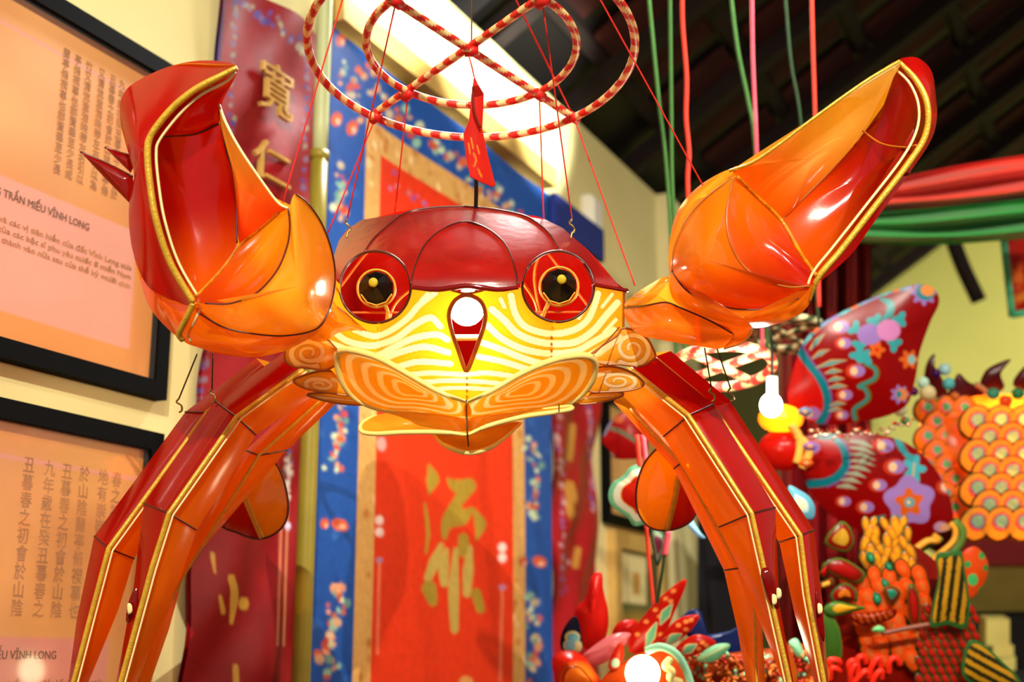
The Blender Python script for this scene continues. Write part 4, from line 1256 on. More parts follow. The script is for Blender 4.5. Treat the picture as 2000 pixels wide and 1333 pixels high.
HC = at(921, 100, 2.36)
h1 = np.array([1.0, 0, 0]); ti = math.radians(-9.5)
h2 = np.array([0, math.cos(ti), math.sin(ti)])
HR = 318 * 2.36 / F
HN = np.cross(h1, h2)
hf = thing('hoop_frame', HC, 'red and cream striped double hoop with crossed bars above the crab', 'hoop')
hoop(hf, HC, HR, h1, h2, .0076, M_stripe, .0395)
hoop(hf, HC + HN * .008, HR * .645, h1, h2, .0072, M_stripe, .0395)
for a in (math.radians(48.7), math.radians(131.3)):
    v = math.cos(a) * h1 + math.sin(a) * h2
    P = HC + np.linspace(-HR, HR, 500)[:, None] * v + HN * (.012 if a > 1.5 else .0)
    tube3('hoop_bar', P, .0074, M_stripe, hf, 10, colfn=stripes(.037))
    for q in (-.645, .645, 1, -1):
        c = HC + q * HR * v
        tube3('lashing', [c - v * .011, c + v * .011], .0098, matte('red_lashing', '#c41a12', .5, .1, 90), hf, 10)
tube3('lashing', [HC - h1 * .012, HC + h1 * .012], .010, MATS['red_lashing'], hf, 10)


def on_hoop(ang, k=1.0):
    a = math.radians(ang)
    return HC + k * HR * (math.cos(a) * h1 + math.sin(a) * h2)


def string(P, Q, lab, r=.0014, mat=M_redstring, grp=None):
    t = np.linspace(0, 1, 10)[:, None]
    P = np.asarray(P); Q = np.asarray(Q)
    return tube3('hanging_string', P + (Q - P) * t, r, mat, None, 6, label=lab, cat='string', group=grp)


string(on_hoop(-131.3, 1.0), at(552, 396, 2.13), 'thin red string from striped hoop to claw beside posters')
string(on_hoop(-131.3, .645), at(678, 428, 2.42), 'thin red string from inner hoop to shell hook nearest the posters')
string(on_hoop(131.3, 1.0), at(640, 456, 2.62), 'thin red string running down behind the claw beside posters')
string(on_hoop(131.3, .645), at(770, 425, 2.62), 'thin red string from inner hoop to back of crab shell')
string(on_hoop(-48.7, .645), at(1117, 428, 2.42), 'thin red string from inner hoop to shell hook nearest cream wall')
string(on_hoop(48.7, .645), at(1062, 430, 2.5), 'thin red string dropping straight from inner hoop behind the shell')
string(on_hoop(48.7, 1.0), at(1240, 558, 2.36), 'thin red string from striped hoop to arm beside cream wall')
string(on_hoop(-48.7, 1.0), at(1376, 368, 2.26), 'thin red string from striped hoop to claw before dark roof')
string(HC, HC + np.array([-.008, 0, 1.75]), 'thin brown string from roof to the crossing of the hoop bars', .0012, matte('brown_string', '#6a4420', .7, .1, 90))
string(on_hoop(48.7), at(998, -20, 2.3), 'thin red string from hoop rim up toward the roof', .0016)

# red paper tag
TGd = 2.33
tg_o = [(926, 148), (934, 165), (945, 183), (944, 215), (942, 252), (952, 300), (968, 362), (962, 366), (940, 357), (918, 346), (909, 300), (905, 262), (916, 235), (920, 190)]
tagt = thing('paper_tag', at(935, 366, TGd), 'folded red paper tag with gold writing hanging under hoop', 'tag')


def tagp(x, y, r):
    P = Paint(x, y, '#da2c20')
    for q in ([(920, 270), (924, 290)], [(925, 300), (930, 312), (926, 325)], [(934, 330), (940, 345)], [(915, 280), (918, 300)], [(932, 285), (936, 300)]):
        P.stroke(q, 2.5, '#e8a030')
    return P.c


tgm = fan('tag_sheet', tg_o, (930, 270), lambda x, y: TGd + .006 * np.sin((x - 905) / 14.0), film('tag_paper', None, .35, 0, .3, .35, .08, 20), tagt, n=110, rings=30, paint=tagp, back=.001, smooth=False)
tube('tag_spine', [(924, 170, TGd - .004), (926, 215, TGd - .004), (938, 250, TGd - .002)], 2.2, matte('tag_fold', '#7a1a0c', .5, .1, 30), tagt, n=16)
tube('tag_string', [(916, 110, 2.35), (921, 128, 2.34), (926, 150, TGd)], 1.4, M_redstring, tagt, n=10)

# ================================================================== things behind the crab
FI_LANT = film('lantern_silk', None, .45, 0, .22, .25, .08, 14)
FI_GLOWSILK = film('lit_silk', None, .75, 0, .4, .2, .06, 14)
M_lamp = glow('warm_lamp', '#ffe9b0', 45)
M_lamp_white = glow('white_lamp', '#fffbe8', 30)


def flat(c):
    v = np.array(lin(c))
    return lambda x, y, r: np.tile(v, (len(x), 1))


def two(c1, c2, lim=.8):
    """plain colour with a border of another"""
    a, b = np.array(lin(c1)), np.array(lin(c2))
    return lambda x, y, r: np.where((r > lim)[:, None], b, a)


def rings_of(*cs):
    """(limit, colour) zones from the middle outwards"""
    def f(x, y, r):
        out = np.tile(np.array(lin(cs[-1][1])), (len(x), 1))
        for lim, c in cs[::-1]:
            out[r <= lim] = lin(c)
        return out
    return f


def scales(parent, spots, paint, name='scale', n=18, rings=9, rad=22, asp=.85, bulge=.012, mat=None, tail=0.0):
    """overlapping scales that share one mesh; spots = (px, py, d, size, turn)"""
    base = np.array(root_of(parent).location)
    th = np.linspace(0, 2 * math.pi, n, endpoint=False)
    o = np.c_[rad * np.cos(th) * (1 + tail * (np.cos(th) > 0) * np.cos(th)), rad * asp * np.sin(th)]
    r = np.linspace(0, 1, rings + 1)[1:]
    X = np.r_[0, (o[None, :, 0] * r[:, None]).ravel()]; Y = np.r_[0, (o[None, :, 1] * r[:, None]).ravel()]
    Rr = np.r_[0, np.repeat(r, n)]
    col = paint(X, Y, Rr)
    d0 = spots[0][2]
    V = (X[:, None] * RV - Y[:, None] * UV) * d0 / F - FV * (bulge * (1 - Rr ** 2))[:, None]
    faces = [(0, 1 + i, 1 + (i + 1) % n) for i in range(n)] + [(1 + j * n + i, 1 + (j + 1) * n + i, 1 + (j + 1) * n + (i + 1) % n, 1 + j * n + (i + 1) % n) for j in range(rings - 1) for i in range(n)]
    me = bpy.data.meshes.new(name)
    me.from_pydata(V.tolist(), [], faces)
    a = me.color_attributes.new('Col', 'FLOAT_COLOR', 'POINT')
    c = np.ones((len(V), 4)); c[:, :3] = col
    a.data.foreach_set('color', c.ravel())
    me.polygons.foreach_set('use_smooth', [True] * len(me.polygons))
    me.materials.append(mat or FI_LANT)
    for (x, y, d, s, t) in spots:
        ob = bpy.data.objects.new(name, me)
        COL.objects.link(ob); ob.parent = parent
        M = Matrix([[*RV], [*(-UV)], [*FV]]).transposed()
        c, si = math.cos(t), math.sin(t)
        Rm = M @ Matrix([[c, -si, 0], [si, c, 0], [0, 0, 1]]) @ M.inverted()
        k = s * d / d0
        ob.matrix_local = Matrix.Translation(Vector((at(x, y, d) - base).tolist())) @ Rm.to_4x4() @ Matrix.Diagonal((k, k, k, 1))


def leaf(name, outline, centre, d, paint, parent, bulge=.012, n=70, rings=16, mat=None, rim=None, rimr=2.5, smooth=True, back=None, **kw):
    o = fan(name, outline, centre, d, mat or FI_LANT, parent, bulge=bulge, back=bulge if back is None else back, n=n, rings=rings, paint=paint, smooth=smooth, **kw)
    if rim is not None:
        tube('edge_wire', [(a, b, d) for a, b in outline], rimr, rim, o, n=80, closed=True, straight=False)
    return o


# ------------------------------------------------------------------ cords hanging from the roof
M_gcord = matte('green_cord', '#356428', .6, .2, 40)
M_gcord2 = matte('dark_green_cord', '#1c3a1c', .6, .2, 40)
M_rcord = matte('red_cord', '#d83a28', .6, .15, 40)
M_pcord = matte('pink_cord', '#d8566a', .55, .15, 40)
for pts, r, m, lab, grp in (
        ([(1262, -60, 3.55), (1285, 180, 3.55), (1305, 370, 3.55), (1322, 700, 3.55), (1330, 760, 3.55)], 5.0, M_gcord, 'slanting green cord hanging from roof in front of pale pilaster', None),
        ([(1308, -60, 3.3), (1311, 200, 3.3), (1315, 400, 3.3), (1340, 690, 3.3)], 5.0, M_gcord, 'straight green cord hanging beside thick wavy red cord', None),
        ([(1333, -60, 3.2), (1333, 40, 3.2), (1341, 150, 3.2), (1340, 230, 3.2), (1346, 300, 3.2), (1344, 385, 3.2), (1365, 690, 3.2)], 6.0, M_rcord, 'thick wavy red cord hanging from the dark roof', None),
        ([(1422, -60, 3.6), (1440, 90, 3.6), (1462, 200, 3.6), (1475, 290, 3.6), (1500, 690, 3.7)], 5.0, M_gcord, 'slanting green cord crossing a pink cord above the claw', None),
        ([(1468, -60, 3.3), (1470, 100, 3.3), (1474, 200, 3.3), (1478, 300, 3.3), (1490, 690, 3.4)], 5.4, M_pcord, 'pink cord hanging from dark roof crossed by green cord', None),
        ([(1530, -60, 3.6), (1545, 120, 3.6), (1565, 245, 3.6), (1600, 640, 3.6)], 4.0, M_gcord2, 'dark green cord hardly visible against the dark roof', None),
        ([(1584, -60, 3.4), (1588, 100, 3.4), (1592, 230, 3.4), (1600, 600, 3.4)], 5.2, M_rcord, 'straight red cord behind the upper edge of the raised claw', None)):
    tube('roof_rope', pts, r * .8, m, None, n=50, label=lab, cat='cord')

# ------------------------------------------------------------------ swagged cloth
def swag(name, top, bot, folds_, d, mat, lab):
    a, b = cr(top, 60), cr(bot, 60)
    m = 40
    t = np.linspace(0, 1, m)
    P = a[:, None] * (1 - t)[None, :, None] + b[:, None] * t[None, :, None]
    dd = d + .05 * np.sin(t * folds_ * math.pi * 2)[None, :] * np.ones((60, 1)) + .03 * np.sin(P[..., 0] / 70 + t * 9)
    F_ = at(P[..., 0], P[..., 1], dd); B_ = at(P[..., 0], P[..., 1], dd + .18 * np.sin(math.pi * t)[None, :] + .012)
    V = np.vstack([F_.reshape(-1, 3), B_.reshape(-1, 3)])
    f = grid_faces(60, m); N = 60 * m
    f = f + [tuple(N + i for i in q[::-1]) for q in f]
    return mk(name, V, f, mat, None, label=lab, cat='drape')


swag('cloth_swag', [(1545, 388), (1640, 366), (1760, 346), (1880, 322), (2060, 294)], [(1545, 418), (1640, 415), (1760, 408), (1880, 398), (2060, 380)], 2.2, 4.7, matte('red_satin', '#e2402c', .45, .06, 6, sheen=.2), 'red cloth swag stretched above a green one')
swag('cloth_swag', [(1545, 421), (1640, 418), (1760, 411), (1880, 401), (2060, 383)], [(1545, 452), (1640, 470), (1760, 479), (1880, 476), (2060, 462)], 2.3, 4.68, matte('green_satin', '#2f9a44', .45, .08, 6, sheen=.2), 'green cloth swag stretched below a red one')

# red curtain behind the claw
cx = np.linspace(1520, 1702, 90); cyv = np.linspace(418, 2180, 30)
CX, CY = np.meshgrid(cx, cyv)
V = at(CX, CY, 5.2 + .06 * np.sin(CX / 6.5) + .03 * np.sin(CX / 2.9))
f = grid_faces(30, 90)
V2 = np.vstack([V.reshape(-1, 3), V.reshape(-1, 3) + FV * .02])
mk('red_curtain', V2, f + [tuple(2700 + i for i in q[::-1]) for q in f], matte('crimson_satin', '#8a1018', .3, .15, 10, spec=.8), None, label='deep red satin curtain in folds behind the raised claw', cat='curtain')

# green edged red panel high on the right
pn = thing('edged_panel', at(1990, 620, 5.2), 'red painted panel edged in green, hanging below the green swag', 'panel')


def pnp(x, y, r):
    P = Paint(x, y, '#b01c0c')
    blobs(P, [(1985, 520), (2000, 560), (1985, 600)], 10, 10, ['#d86a1c', '#e08a2c', '#c83a10'], 5, 8)
    return P.c


leaf('panel_face', [(1962, 440), (2080, 430), (2095, 590), (1981, 612)], (2030, 520), 5.2, pnp, pn, bulge=.004, n=60, rings=20, smooth=False)
for q in ([(1957, 440), (1977, 620)], [(1977, 616), (2095, 594)], [(2086, 430), (2097, 594)]):
    tube('panel_edge', [(*q[0], 5.19), (*q[1], 5.19)], 7, matte('jade_paint', '#2f9a70', .5, .1, 10), pn, n=8)
# dark tie beam that carries the swags and the curtain
tube('trim_4', [(1345, 425, 5.3), (1700, 408, 5.3), (2150, 375, 5.3)], 20, M_darkwood, None, n=12, kind='structure')
# roof brace
tube('trim_3', [(1850, 440, 7.0), (1880, 520, 7.0), (1912, 588, 7.0)], 15, M_rafter, None, n=10, kind='structure')

# ------------------------------------------------------------------ small hoops
M_stripe2 = matte('bold_striped_wrap', None, .4, .08, 40)


def small_hoop(px, py, d, rpx, tilt, cols, rr, period, lab, inner=.55):
    C = at(px, py, d); R_ = rpx * d / F
    e2 = np.array([0, math.cos(tilt), math.sin(tilt)])
    root = thing('lantern_hoop', C, lab, 'hoop')
    hoop(root, C, R_, RV, e2, rr, M_stripe2, period, n=500, cols=cols)
    if inner:
        hoop(root, C, R_ * inner, RV, e2, rr, M_stripe2, period, n=300, cols=cols)
    for a in (45, 135):
        v = math.cos(math.radians(a)) * RV + math.sin(math.radians(a)) * e2
        tube3('hoop_bar', C + np.linspace(-R_, R_, 160)[:, None] * v, rr * .85, M_stripe2, root, 8, colfn=stripes(period, *cols))
    return root


small_hoop(1410, 718, 3.2, 98, math.radians(-12), ('#d23a34', '#ead49a'), .0125, .052, 'pink and cream striped hoop behind the bent legs', inner=None)
small_hoop(1535, 655, 4.05, 78, math.radians(-12), ('#3c4a2c', '#d9cf9c'), .011, .05, 'dark green and cream striped hoop below the raised claw', inner=.8)

# ------------------------------------------------------------------ bare lamp
lp = thing('hanging_bulb', at(1505, 822, 3.05), 'bare white bulb hanging from striped hoop beside butterfly lantern', 'bulb')
ball('bulb_glass', 1506, 792, 3.05, 22, 24, 22, M_lamp_white, lp)
tube('bulb_holder', [(1508, 770, 3.05), (1508, 735, 3.05)], 11, M_white, lp, sides=14)
tube('flex', [(1508, 740, 3.05), (1506, 660, 3.1), (1490, 600, 3.2)], 3.0, MATS['black_flex'], lp)
pl_ = bpy.data.lights.new('bulb_light', 'POINT'); pl_.energy = 9; pl_.color = (1, .9, .65); pl_.shadow_soft_size = .03
plo = bpy.data.objects.new('bulb_light', pl_); COL.objects.link(plo); plo.location = at(1506, 792, 2.98)

# ------------------------------------------------------------------ butterfly lantern
TEAL, PUR, ORG, PNK, GLD, OLV = '#1a8a96', '#9a78c0', '#e0641e', '#d486c0', '#e8b060', '#6a6a2c'


def eyespot(P, x, y, r, a='#e08a4a', b=PUR):
    P.disc(x - r * .2, y, r * 1.25, r * .95, '#c83a18', soft=2)
    P.disc(x + r * .1, y, r, r * .75, b, soft=2)
    P.disc(x - r * .35, y, r * .5, r * .55, '#f0c896', soft=2)


def W6(pts):
    return [(1450 + a / 2.666, 500 + b / 2.666) for a, b in pts]


def wing_top(x, y, r):
    P = Paint(x, y, '#8c0505')
    P.poly(W6([(230, 760), (250, 650), (290, 520), (360, 600), (420, 720), (420, 810), (370, 890), (260, 880)]), '#c01006')
    # border flowers along the top edge
    edge = W6([(300, 470), (390, 370), (520, 290), (640, 230), (760, 180), (860, 160)])
    P.stroke(edge, 13, '#3aa0a8')
    for i, q in enumerate(cr(edge, 12)):
        P.disc(q[0], q[1] + 1, 9, 6, [PUR, '#6ab8c0', ORG, '#8a90c8'][i % 4], rot=-.5, soft=3)
    P.flower(*W6([(945, 190)])[0], 27, 8, PUR, .2); P.disc(*W6([(955, 185)])[0], 19, 17, TEAL); P.disc(*W6([(965, 178)])[0], 14, 12, '#e8944a')
    P.stroke(W6([(285, 470), (330, 545), (400, 635), (437, 720), (440, 800), (395, 885)]), 15, '#0f7884')
    P.stroke(W6([(310, 465), (360, 545), (430, 640), (463, 720), (462, 810), (430, 880)]), 3, '#7a4a9a')
    for a, b, w_ in (((350, 490), (430, 405), 9), ((362, 535), (455, 488), 8), ((385, 582), (545, 543), 9), ((430, 612), (520, 600), 8), ((445, 652), (530, 640), 8), ((450, 688), (545, 680), 8), ((455, 780), (540, 770), 7), ((450, 810), (520, 800), 7)):
        P.stroke(W6([a, ((a[0] + b[0]) / 2, (a[1] + b[1]) / 2 - 6), b]), [2, w_ + 3, 1], '#c8a060', soft=2)
        P.stroke(W6([(a[0] + 4, a[1] + 2), ((a[0] + b[0]) / 2, (a[1] + b[1]) / 2 - 4), (b[0] - 12, b[1] + 4)]), [1, w_ - 2, 1], '#3a9aa0', soft=2)
    for q, rr in (((512, 370), 16), ((530, 455), 13), ((595, 600), 15), ((535, 725), 13), ((520, 830), 11), ((360, 820), 16)):
        eyespot(P, *W6([q])[0], rr)
    P.stroke(W6([(590, 850), (585, 800), (655, 745), (640, 690), (610, 680), (690, 640), (695, 590), (640, 560)]), 11, OLV, soft=2)
    P.stroke(W6([(585, 850), (580, 800), (650, 745), (635, 690), (605, 680), (685, 640), (690, 590), (640, 560)]), 5, '#2a9090', soft=2)
    # peaches
    P.stroke(W6([(720, 225), (770, 250), (765, 300), (725, 335)]), [5, 15, 15, 5], '#2a9a98', soft=2)
    for q in ((590, 380), (820, 330), (690, 340), (610, 470), (790, 460), (640, 530), (600, 520)):
        P.flower(*W6([q])[0], 17, 3, '#3aa4a8', .35, ph=q[0])
    P.disc(*W6([(665, 410)])[0], 25, 21, PUR); P.disc(*W6([(762, 388)])[0], 23, 21, PNK)
    P.flower(*W6([(700, 490)])[0], 17, 5, ORG, .25); P.disc(*W6([(700, 490)])[0], 4, 4, '#c83010')
    P.flower(*W6([(868, 540)])[0], 20, 6, ORG, .25); P.disc(*W6([(882, 540)])[0], 8, 9, '#8ac0b8')
    P.flower(*W6([(820, 722)])[0], 19, 7, PUR, .2); P.disc(*W6([(830, 722)])[0], 12, 12, '#e08a4a'); P.disc(*W6([(815, 722)])[0], 5, 7, TEAL)
    return P.c


def wing_low(x, y, r):
    P = Paint(x, y, '#8a0505')
    P.poly(W6([(380, 940), (470, 940), (515, 1010), (515, 1090), (450, 1150), (350, 1150), (330, 1060)]), '#a80a05')
    P.stroke(W6([(400, 935), (480, 945), (530, 1010), (540, 1085), (495, 1150), (430, 1180), (350, 1188)]), 16, '#0f7884')
    P.stroke(W6([(500, 935), (550, 1010), (560, 1090), (520, 1165), (440, 1205)]), 3, '#7a4a9a')
    for k in range(8):
        a = (560 - max(0, k - 4) * 22, 965 + k * 34); b = (690 - max(0, k - 3) * 24, 1005 + k * 30)
        P.stroke(W6([a, ((a[0] + b[0]) / 2, (a[1] + b[1]) / 2 - 10), b]), [3, 10, 1], '#9aa48a', soft=2.5)
    for q, rr in (((740, 990), 17), ((800, 1100), 17), ((712, 1195), 14), ((530, 1280), 12), ((645, 1310), 14), ((360, 1000), 15), ((1070, 1205), 16)):
        eyespot(P, *W6([q])[0], rr)
    P.stroke(W6([(800, 950), (830, 1000), (860, 1040), (900, 1060)]), [8, 14, 10, 14], '#3aa0a8', soft=2)
    P.flower(*W6([(895, 1110)])[0], 24, 5, '#48b4c0', .35, asp=1.2); P.stroke(W6([(895, 1080), (885, 1180)]), 3, GLD)
    P.flower(*W6([(870, 1280)])[0], 52, 5, '#a480c8', .12, ph=.4); P.flower(*W6([(870, 1285)])[0], 29, 5, ORG, .22, ph=.4); P.disc(*W6([(870, 1285)])[0], 10, 10, '#58a8b0'); P.disc(*W6([(866, 1285)])[0], 4, 4, '#f0d8a0')
    P.stroke([(1690, 1022), (1712, 1016), (1728, 1008)], [4, 15, 3], '#12807e'); P.flower(1752, 1035, 22, 4, '#3aa8b0', .4, asp=1.3)
    P.disc(1755, 1088, 12, 15, '#d86a2c', soft=2); P.disc(1754, 1091, 6, 9, '#e8d0b0', soft=2); P.disc(1755, 1095, 4, 5, '#4a8ab0', soft=2)
    P.disc(1838, 1030, 14, 10, '#c89ab8', soft=2); P.disc(1846, 1032, 10, 8, '#e8a878', soft=2)
    return P.c


bf = thing('butterfly_lantern', at(1640, 1000, 3.65), 'big dark red butterfly lantern painted with flowers, beyond the crab legs', 'lantern')
fan('upper_wing', [(1536, 772), (1555, 700), (1572, 665), (1600, 636), (1640, 612), (1700, 584), (1760, 563), (1800, 556), (1826, 566), (1834, 592), (1816, 632), (1796, 690), (1788, 740), (1772, 790), (1735, 812), (1680, 824), (1610, 830), (1560, 812)], (1680, 705), 3.70, FI_LANT, bf, bulge=.03, back=.03, n=280, rings=90, paint=wing_top)
fan('lower_wing', [(1560, 862), (1590, 850), (1700, 848), (1770, 866), (1822, 910), (1852, 965), (1862, 1008), (1856, 1034), (1822, 1046), (1795, 1065), (1778, 1095), (1762, 1122), (1742, 1105), (1728, 1068), (1680, 1038), (1635, 1015), (1600, 985), (1572, 940), (1560, 900)], (1700, 950), 3.70, FI_LANT, bf, bulge=.03, back=.03, n=280, rings=90, paint=wing_low)
ball('head', 1525, 818, 3.60, 44, 28, 34, FI_GLOWSILK, bf, paint=flat('#f08410'))
ball('head_lamp', 1525, 815, 3.60, 12, 10, 10, M_lamp, bf)
ball('thorax', 1530, 880, 3.60, 50, 40, 36, FI_LANT, bf, paint=flat('#c41408'))
for q in ([(1545, 830), (1562, 860), (1556, 905)], [(1556, 850), (1580, 880), (1566, 915)]):
    tube('collar', [(a, b, 3.56) for a, b in q], 9, matte('collar_gold', '#d89a3c', .5, .2, 20), bf, n=20)
for x, y, c in ((1582, 872, PUR), (1575, 905, ORG), (1572, 805, '#6a8ab0')):
    leaf('petal', [(x - 14, y), (x, y - 10), (x + 14, y), (x, y + 10)], (x, y), 3.55, rings_of((.45, '#e8a060'), (1.1, c)), bf, n=30, rings=6)
# tinsel along the wing joint
rt = np.random.default_rng(5)
for i in range(46):
    x = 1585 + i * 4.4; y = 848 + rt.normal() * 7 - max(0, i - 30) * 1.9
    s = rt.uniform(3, 8)
    fan('tinsel', [(x - s, y), (x, y - s * .6), (x + s, y + rt.normal() * 2), (x, y + s * .6)], (x, y), 3.58 + rt.normal() * .02, matte('tinsel_' + 'abcd'[i % 4], ['#d8c8a0', '#c83a20', '#e8d8c0', '#a86a50'][i % 4], .2, .1, 20, metal=.7), bf, bulge=.006, back=.004, n=8, rings=1, smooth=False)
# tail curls and striped fins below the wings
curl = matte('olive_curl', '#4f6a22', .5, .2, 20)
gold_curl = matte('gold_curl', '#c88a20', .5, .2, 20)
for q, r_, m_ in (([(1790, 1128), (1830, 1095), (1868, 1068), (1878, 1040), (1862, 1018)], 10, curl), ([(1786, 1122), (1828, 1088), (1860, 1060), (1866, 1038), (1856, 1022)], 6, gold_curl), ([(1780, 1080), (1810, 1058), (1832, 1056), (1822, 1046)], 7, gold_curl), ([(1775, 1088), (1812, 1068), (1840, 1052)], 5, curl)):
    tube('tail_curl', [(a, b, 3.64 if m_ is curl else 3.62) for a, b in q], r_, m_, bf, n=40)

# ------------------------------------------------------------------ carp lantern below
cp = thing('carp_lantern', at(1760, 1340, 3.3), 'orange and red scaled carp lantern with green striped fins below butterfly', 'lantern')
fan('body', [(1600, 1400), (1620, 1290), (1640, 1190), (1690, 1100), (1760, 1060), (1830, 1100), (1880, 1180), (1905, 1280), (1900, 1400)], (1750, 1280), 3.42, FI_LANT, cp, bulge=.06, back=.1, n=80, rings=14, paint=flat('#8a1408'))
sc1 = []
for j in range(7):
    for i in range(6):
        x = 1656 + i * 27 + j * 7; y = 1128 + j * 25 + (i % 2) * 12 - i * 3
        if x < 1860: sc1.append((x + rt.normal() * 3, y + rt.normal() * 3, 3.34, rt.uniform(.9, 1.25), 1.0 + rt.normal() * .2))
scales(cp, sc1, rings_of((.35, '#e0682c'), (.84, '#ea4f10'), (1.1, '#4a3a10')), rad=21, asp=.72, tail=.4, bulge=.005)
sc2 = [(1795 + i * 17 + (j % 2) * 8, 1190 + j * 17, 3.335, 1.0, 1.0) for j in range(11) for i in range(7)]
scales(cp, sc2, rings_of((.4, '#c02a1c'), (.72, '#b81008'), (1.1, '#3a4a22')), rad=11, asp=.75, tail=.5, bulge=.004)
sc3 = [(1690 + i * 19 + (j % 2) * 9 + rt.normal() * 3, 1022 + j * 17 + rt.normal() * 3, 3.36, rt.uniform(.9, 1.3), 1.5 + .5 * math.sin(i * 2.1 + j)) for j in range(10) for i in range(5) if 1022 + j * 17 < 1095 + i * 22]
scales(cp, sc3, rings_of((.45, '#e0a01c'), (.78, '#d0781a'), (1.1, '#3f6a2c')), rad=14, asp=.62, tail=.6, bulge=.005)
sc4 = [(1700, 1090, 3.34, .9, 1.2), (1728, 1140, 3.34, .9, .9), (1712, 1170, 3.34, 1.1, 1.3), (1736, 1108, 3.34, .8, 1.0)]
scales(cp, sc4, rings_of((.5, '#2f9a6a'), (1.1, '#1e6a4a')), rad=14, asp=.7, name='green_scale')


def striped(ax, c1='#c8901c', c2='#2c2a12', c3='#35662a', n=4):
    def f(x, y, r):
        k = (ax(x, y) * n) % 1.0
        out = np.where((k < .5)[:, None], np.array(lin(c1)), np.array(lin(c2)))
        out[r > .86] = lin(c3)
        return out
    return f


leaf('fin', [(1828, 1085), (1850, 1078), (1876, 1075), (1884, 1110), (1892, 1160), (1894, 1200), (1884, 1230), (1850, 1222), (1818, 1226), (1822, 1180), (1832, 1130)], (1858, 1155), 3.3, striped(lambda x, y: (x - 1815 + (y - 1080) * .12) / 75), cp, n=90, rings=24)
leaf('tail_fin', [(1885, 1265), (1900, 1250), (1925, 1262), (1960, 1295), (1990, 1325), (1992, 1350), (1930, 1350), (1880, 1322)], (1925, 1305), 3.3, striped(lambda x, y: (y - 1245 - (x - 1885) * .55) / 80), cp, n=90, rings=24)
leaf('fin', [(1608, 1190), (1630, 1175), (1665, 1182), (1692, 1188), (1660, 1198), (1625, 1205)], (1650, 1188), 3.3, rings_of((.6, '#e8a820'), (1.1, '#4a7a2c')), cp, n=50, rings=8)
leaf('fin', [(1622, 1160), (1645, 1140), (1668, 1148), (1675, 1175), (1650, 1172), (1628, 1178)], (1650, 1160), 3.31, rings_of((.4, '#d07018'), (.75, '#8a1008'), (1.1, '#35602a')), cp, n=50, rings=8)
leaf('gill', [(1660, 1200), (1700, 1196), (1748, 1190), (1744, 1208), (1700, 1222), (1672, 1218)], (1704, 1207), 3.29, striped(lambda x, y: (x - 1660 - (y - 1200) * .5) / 90, '#c0501c', '#7a0c06', '#7a1008', 7), cp, n=60, rings=10)
leaf('fin', [(1607, 1205), (1622, 1200), (1640, 1230), (1645, 1280), (1632, 1298), (1612, 1290)], (1625, 1250), 3.31, two('#3f6a22', '#5a7a2c', .85), cp, n=50, rings=8)
for q, c in (([(1610, 1060), (1640, 1020), (1660, 1030), (1668, 1060), (1650, 1080)], '#c89a2c'), ([(1605, 1110), (1640, 1090), (1690, 1120), (1670, 1140)], '#a81410'), ([(1600, 1120), (1618, 1100), (1612, 1130)], '#d81408'), ([(1600, 1140), (1625, 1130), (1626, 1145), (1602, 1152)], '#e8b440'), ([(1725, 1150), (1745, 1145), (1760, 1160), (1740, 1182)], '#2a8a6a'), ([(1772, 1160), (1780, 1140), (1795, 1165), (1796, 1225), (1780, 1222)], '#b01810')):
    c_ = np.mean(q, 0)
    leaf('leaf', q, tuple(c_), 3.32, rings_of((.5, c), (.8, '#8a1a0c'), (1.1, '#4a6a24')), cp, n=50, rings=10)
for k in range(9):
    x, y = 1640 + (k % 5) * 26 + rt.normal() * 6, 1300 + (k // 5) * 22 + rt.normal() * 7
    tube('frill', [(x - 14 + rt.normal() * 5, y + 18, 3.27), (x - 12 + rt.normal() * 5, y - 4, 3.26), (x + 2, y - 14 + rt.normal() * 5, 3.26), (x + 6 + rt.normal() * 4, y + 2, 3.27)], 6, matte('frill_red', '#e2240c', .5, .1, 20), cp, n=16)
tube('rod', [(1722, 1238, 3.28), (1770, 1228, 3.28), (1815, 1220, 3.28)], 5, matte('rod_brown', '#7a4434', .5, .2, 20), cp)
leaf('bead', [(1702, 1232), (1715, 1222), (1728, 1228), (1722, 1236)], (1715, 1230), 3.27, flat('#8ae09a'), cp, n=20, rings=4)
leaf('patch', [(1876, 1088), (1905, 1068), (1930, 1100), (1922, 1140), (1895, 1170), (1880, 1150)], (1902, 1115), 3.5, lambda x, y, r: Paint(x, y, '#dc4c12').disc(1890, 1103, 7, 7, '#3a9a4a').disc(1918, 1086, 6, 8, '#3aa04a').disc(1900, 1133, 10, 12, '#48c068').disc(1916, 1155, 6, 9, '#3a8a3a').disc(1925, 1110, 5, 7, '#2f8a3a').c, cp, n=60, rings=20)

# ------------------------------------------------------------------ lit scaled fish lantern
fs = thing('fish_lantern', at(1960, 1040, 4.0), 'lit fish lantern with orange and mint scales and maroon flame fins', 'lantern')
fan('body', [(1790, 880), (1810, 800), (1880, 780), (1960, 770), (2080, 790), (2120, 900), (2090, 1010), (1990, 1034), (1900, 1028), (1830, 1000), (1800, 950)], (1960, 900), 4.05, FI_GLOWSILK, fs, bulge=.10, back=.2, n=90, rings=16, paint=flat('#e07a18'))
ball('body_lamp', 1985, 900, 4.1, 34, 34, 30, glow('fish_lamp', '#ffe9b0', 110), fs)
def offset_scale(z, k=-.3):
    def f(x, y, r):
        m = np.abs(x).max()
        return rings_of(*z)(x, y, np.where(r > .9, r, np.hypot(x / m - k * (1 - r), y / m / .85)))
    return f


